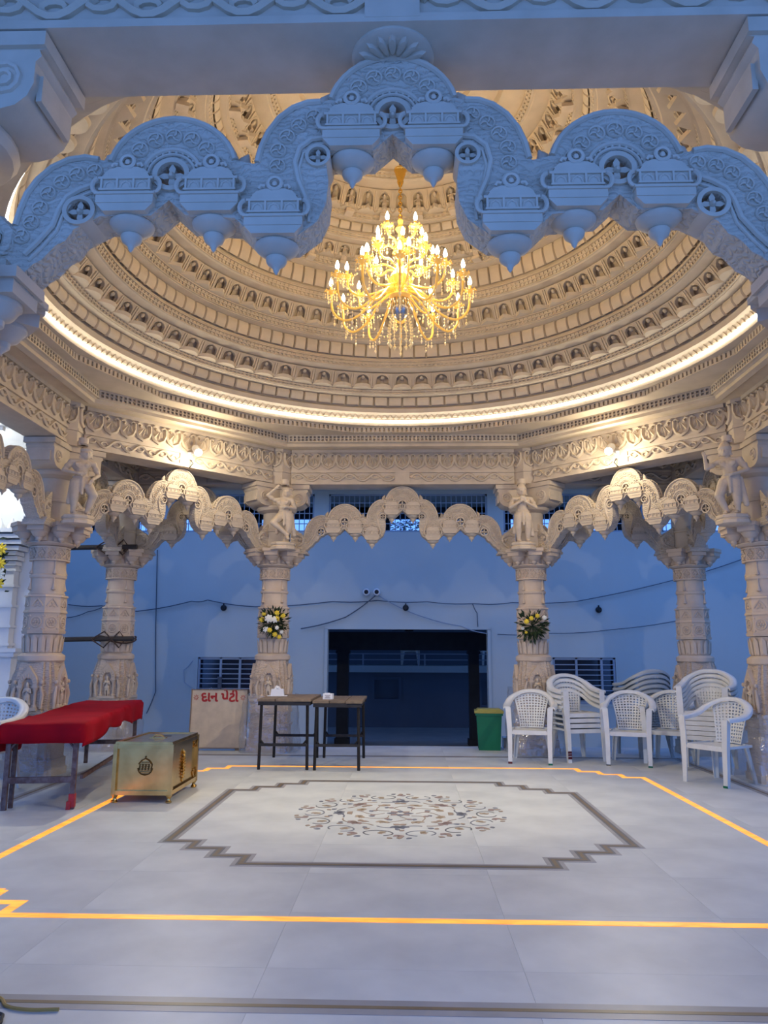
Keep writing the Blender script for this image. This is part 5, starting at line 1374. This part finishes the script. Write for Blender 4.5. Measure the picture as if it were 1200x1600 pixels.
# ================================================================== signboard with lettering
sg = thing('signboard', 'cream donation signboard with red Gujarati lettering leaning beside the column', 'sign', (-2.295, 3.60, .025), 0); sg.rotation_euler = (RAD(-3), 0, RAD(1.0))
b_ = MB(); b_.box((0, 0, .355), (.715, .02, .71)); part('board', b_, 'sign', sg)
for s_ in (-1, 1):
    b_ = MB(); b_.box((s_*.352, -.002, .355), (.014, .03, .712)); part('edge_frame', b_, 'sign_frame', sg)
    b_ = MB(); b_.box((0, -.002, .355+s_*.352), (.715, .03, .012)); part('edge_frame', b_, 'sign_frame', sg)
    b_ = MB(); b_.box((s_*.25, .0, -.0125), (.05, .03, .025)); part('foot', b_, 'sign_frame', sg)
def text_mesh(s, size, m, bold=.004):
    cu = bpy.data.curves.new('txt', 'FONT'); cu.body = s; cu.size = size; cu.extrude = .001; cu.offset = bold; cu.align_x = 'CENTER'; cu.resolution_u = 3
    o = bpy.data.objects.new('txt', cu); COL.objects.link(o); dg = bpy.context.evaluated_depsgraph_get(); me = bpy.data.meshes.new_from_object(o.evaluated_get(dg)); bpy.data.objects.remove(o)
    me.materials.clear(); me.materials.append(M[m]); return me
tm = text_mesh('\u0aa6\u0abe\u0aa8 \u0aaa\u0ac7\u0a9f\u0ac0', .165, 'sign_red', .0055); link('lettering', tm, sg, (0, -.0125, .565), (RAD(90), 0, 0))
for s_ in (-1, 1):
    f_ = MB()
    for k in range(8): a_ = 2*pi*k/8; f_.add([(-.002, -.0118, .010), (.002, -.0118, .010), (.0055, -.0118, .028), (0, -.0118, .036), (-.0055, -.0118, .028)], [(0, 1, 2, 3, 4)], Matrix.Translation((s_*.295, 0, .612)) @ Matrix.Rotation(a_, 4, 'Y'))
    part('painted_flower', f_, 'sign_red', sg, smooth=None)
# ================================================================== green bin
bn = thing('wheeled_bin', 'dark green waste bin with an olive yellow lid in the doorway', 'bin', (1.10, 3.92, 0), RAD(-4))
b_ = MB(); b_.box((0, 0, .225), (.27, .24, .45)); b_.v[:] = [(x*(1 if z < .2 else 1.18), y*(1 if z < .2 else 1.16), z) for x, y, z in b_.v]; b_.box((0, 0, .44), (.345, .31, .03)); part('body', b_, 'bin_green', bn)
b_ = MB(); b_.box((0, 0, .468), (.365, .33, .028)); b_.box((0, 0, .492), (.33, .29, .022), None, .85); part('lid', b_, 'bin_lid', bn)
b_ = MB(); b_.tube([(-.14, .18, .45), (-.14, .21, .46), (.14, .21, .46), (.14, .18, .45)], .012, 6); part('handle', b_, 'bin_green', bn)
for s_ in (-1, 1): b_ = MB(); b_.lathe([(.05, -.02), (.05, .02)], 14, TR((s_*.12, .12, .05), 0, 0, RAD(90))); part('wheel', b_, 'black', bn)
b_ = MB(); b_.box((0, 0, 0.06), (.24, .18, .12)); b_.box((0, -.02, .125), (.25, .20, .012)); o_ = part('concrete_block', b_, 'wall', loc=(1.42, 4.15, 0)); tag(o_, 'low pale plastered block on the floor right of the green bin', 'block')
# ================================================================== bouquets on columns
def bouquet(x, z, lab, flowers, seed):
    r_ = random.Random(seed); t = thing('bouquet', lab, 'bouquet', (x, 3.425, z), 0, 'bouquets tied to the rear columns')
    lv = MB()
    for k in range(230):
        a_ = r_.random()*2*pi; el = r_.uniform(-1.25, 1.25); L = r_.uniform(.10, .205)
        d = Vector((cos(a_)*cos(el), -abs(sin(el))*.55-.08, sin(a_)*cos(el)-.12)).normalized(); p = d*L; q_ = d.to_track_quat('Y', 'Z').to_matrix().to_4x4(); s_ = r_.uniform(.020, .036)
        T = Matrix.Translation(p) @ q_ @ Matrix.Rotation(r_.uniform(-1, 1), 4, 'Y'); lv.add([(0, -s_, 0), (s_*.5, 0, .004), (0, s_*1.5, 0), (-s_*.5, 0, .004)], [(0, 1, 2, 3)], T)
        if k % 3 == 0: lv.tube([(0, 0, 0), p], .0025, 4)
    tag(part('leaves', lv, 'leaf', t, smooth=None), kind='stuff')
    for k, (fx, fz, fy, s_, m_) in enumerate(flowers):
        f_ = MB(); f_.ball((0, 0, 0), (s_*.55, s_*.5, s_*.55), 8, 5)
        for ring, nn, rr in ((0, 7, .95), (1, 6, .65)):
            for j in range(nn):
                a_ = 2*pi*j/nn+ring*.4; f_.ball((0, 0, 0), (s_*.42, s_*.16, s_*.30), 7, 4, Matrix.Translation((rr*s_*.62*cos(a_), -s_*.25*ring, rr*s_*.62*sin(a_))) @ Matrix.Rotation(-a_, 4, 'Y'))
        part('flower', f_, m_, t, loc=(fx, fy, fz))
bouquet(-1.60, 1.565, 'bouquet of yellow and white flowers on the column beside the signboard',
        [(-.14, .03, -.10, .036, 'yellow'), (-.04, .04, -.17, .055, 'white_petal'), (.03, .03, -.16, .045, 'white_petal'), (.05, .11, -.12, .036, 'yellow'), (.055, .04, -.16, .036, 'yellow'), (.12, .08, -.10, .036, 'yellow'),
         (-.08, -.09, -.13, .04, 'white_petal'), (-.03, -.10, -.15, .034, 'yellow'), (.03, -.15, -.12, .034, 'yellow'), (.06, -.07, -.15, .028, 'white_petal'), (.11, -.12, -.10, .026, 'white_petal'), (.08, -.18, -.09, .03, 'yellow'), (-.12, .10, -.08, .03, 'yellow')], 5)
bouquet(1.605, 1.53, 'bouquet of dark leaves and few yellow flowers on the column behind the chairs',
        [(-.09, .05, -.15, .034, 'yellow'), (-.03, .09, -.15, .030, 'yellow'), (.05, .12, -.12, .03, 'yellow'), (.14, .10, -.09, .032, 'white_petal'), (-.13, -.03, -.10, .024, 'white_petal'), (-.09, -.08, -.10, .02, 'yellow')], 9)
bouquet_l = thing('bouquet', 'bouquet with yellow sunflowers at the left edge on the marble pilaster', 'bouquet', (-4.93, 3.05, 2.22))
for z in (.20, -.02, .04):
    pass
r_ = random.Random(2); lv = MB()
for k in range(60):
    a_ = r_.random()*6.28; p = Vector((r_.gauss(0, .06), -.05-.06*r_.random(), r_.gauss(0, .17))); s_ = .04
    lv.add([(0, -s_, 0), (s_*.5, 0, .004), (0, s_*1.5, 0), (-s_*.5, 0, .004)], [(0, 1, 2, 3)], Matrix.Translation(p) @ Matrix.Rotation(a_, 4, 'Y') @ Matrix.Rotation(r_.uniform(0, 2), 4, 'X'))
tag(part('leaves', lv, 'leaf', bouquet_l, smooth=None), kind='stuff')
for z, m_ in ((.20, 'yellow'), (.02, 'yellow'), (-.10, 'white_petal'), (-.22, 'yellow')):
    f_ = MB(); f_.ball((0, 0, 0), (.03, .02, .03), 8, 5)
    for j in range(9): a_ = 2*pi*j/9; f_.ball((0, 0, 0), (.034, .008, .016), 6, 4, Matrix.Translation((.05*cos(a_), 0, .05*sin(a_))) @ Matrix.Rotation(-a_, 4, 'Y'))
    part('flower', f_, m_, bouquet_l, loc=(.05, -.14, z))
# ================================================================== poles tied to the corner column
for z, lab in ((2.495, 'upper dark wooden pole tied to the column behind the red-covered table'), (1.347, 'lower dark wooden pole tied to the column behind the red-covered table')):
    up_ = z > 2; p = thing('wooden_pole', lab, 'pole', (-4.58, 3.33 if up_ else 3.405, z), 0, 'poles tied to the left columns'); b_ = MB(); b_.tube([(0, 0, -.012), (.6, 0, .002), (1.22, 0, .010)], .032, 7); part('timber', b_, 'dark_wood', p)
    r_ = MB(); R_ = .225; y_ = .255
    for dz in (-.014, .014):
        r_.tube([(.92+R_*cos(a_), y_+R_*1.22*sin(a_), dz+.03*sin(2*a_)) for a_ in [2*pi*i/20 for i in range(20)]], .011, 5, closed=True)
    for s_ in (-1, 1): r_.tube([(.70, -.03, .0), (.86, -.03, s_*.10), (1.05, -.02, -s_*.10), (1.12, -.01, 0)], .010, 5)
    part('rope', r_, 'rope', p)
# ================================================================== clear plastic wrapped around column bases
def wrap(x, y, h, r, lab, seed):
    g = random.Random(seed); mb = MB(); n = 40; m_ = 14; vs = []; ph_ = [g.uniform(0, 6.28) for _ in range(6)]
    for j in range(m_+1):
        v = j/m_
        for i in range(n):
            a_ = 2*pi*i/n; rr = r*(1.06-.10*v)+.014*sin(5*a_+ph_[0]+4*v)+.010*sin(11*a_+ph_[1]-7*v)+.008*sin(v*13+3*a_+ph_[2])
            q_ = 1/max(abs(cos(a_)), abs(sin(a_))); rr *= (.55+.45*q_); vs.append((rr*cos(a_), rr*sin(a_), .004+h*v*(1+.05*sin(3*a_+ph_[3]))))
    fs = [(j*n+i, j*n+(i+1) % n, (j+1)*n+(i+1) % n, (j+1)*n+i) for j in range(m_) for i in range(n)]; mb.add(vs, fs)
    o = part('plastic_wrap', mb, 'film', smooth=179, loc=(x, y, 0)); tag(o, lab, 'plastic sheet', 'plastic sheets around column bases')
wrap(-A, B, .66, .345, 'clear plastic sheet around the column base behind the plank tables', 1)
wrap(A, B, .74, .345, 'clear plastic sheet around the column base behind the first white chair', 2)
wrap(-B, A, .60, .345, 'clear plastic sheet around the left edge column base', 3)
wrap(B, A, .62, .345, 'clear plastic sheet around the right edge column base', 4)
wrap(-B, B, .55, .345, 'clear plastic sheet around the base of the pole-tied column', 5)
# ================================================================== small things on the floor
y_ = MB(); y_.tube(spline([(-1.75, -3.05, .008), (-1.42, -3.17, .007), (-1.33, -3.25, .007), (-1.24, -3.275, .007), (-1.14, -3.268, .007)], 24), .006, 6); tag(part('floor_cable', y_, 'yellow_cable'), 'thin yellowish cable end on the floor at the lower left corner', 'cable')
y_ = MB(); y_.tube(spline([(-1.7, -3.30, .008), (-1.36, -3.30, .007), (-1.30, -3.34, .007), (-1.30, -3.40, .007), (-1.42, -3.43, .007)], 24), .006, 6); tag(part('floor_cable', y_, 'black'), 'black cable loop on the floor in the lower left corner', 'cable')
# dark paint marks on the feet of some chairs
def foot_mark(c, sx, front, z0, z1, m, name='paint_mark'):
    y = -.2335 if front else .2515
    mb = MB(); x = sx*.2175; mb.box((x, y-.001+(.06*z0 if front else -.06*z0)*.5, (z0+z1)/2), (.046, .004, z1-z0)); o = part(name, mb, m, c); return o
foot_mark(stack4[0], -1, True, .10, .125, 'stain'); foot_mark(stack4[0], -1, True, .075, .095, 'stain'); foot_mark(stack4[0], -1, True, .04, .068, 'stain')
foot_mark(singles[0], -1, True, .0, .022, 'stain'); foot_mark(singles[0], 1, True, .0, .018, 'bin_green'); foot_mark(singles[1], 1, True, .0, .018, 'bin_green'); foot_mark(singles[1], -1, True, .0, .012, 'black'); foot_mark(singles[2], 1, True, .0, .020, 'bin_green')
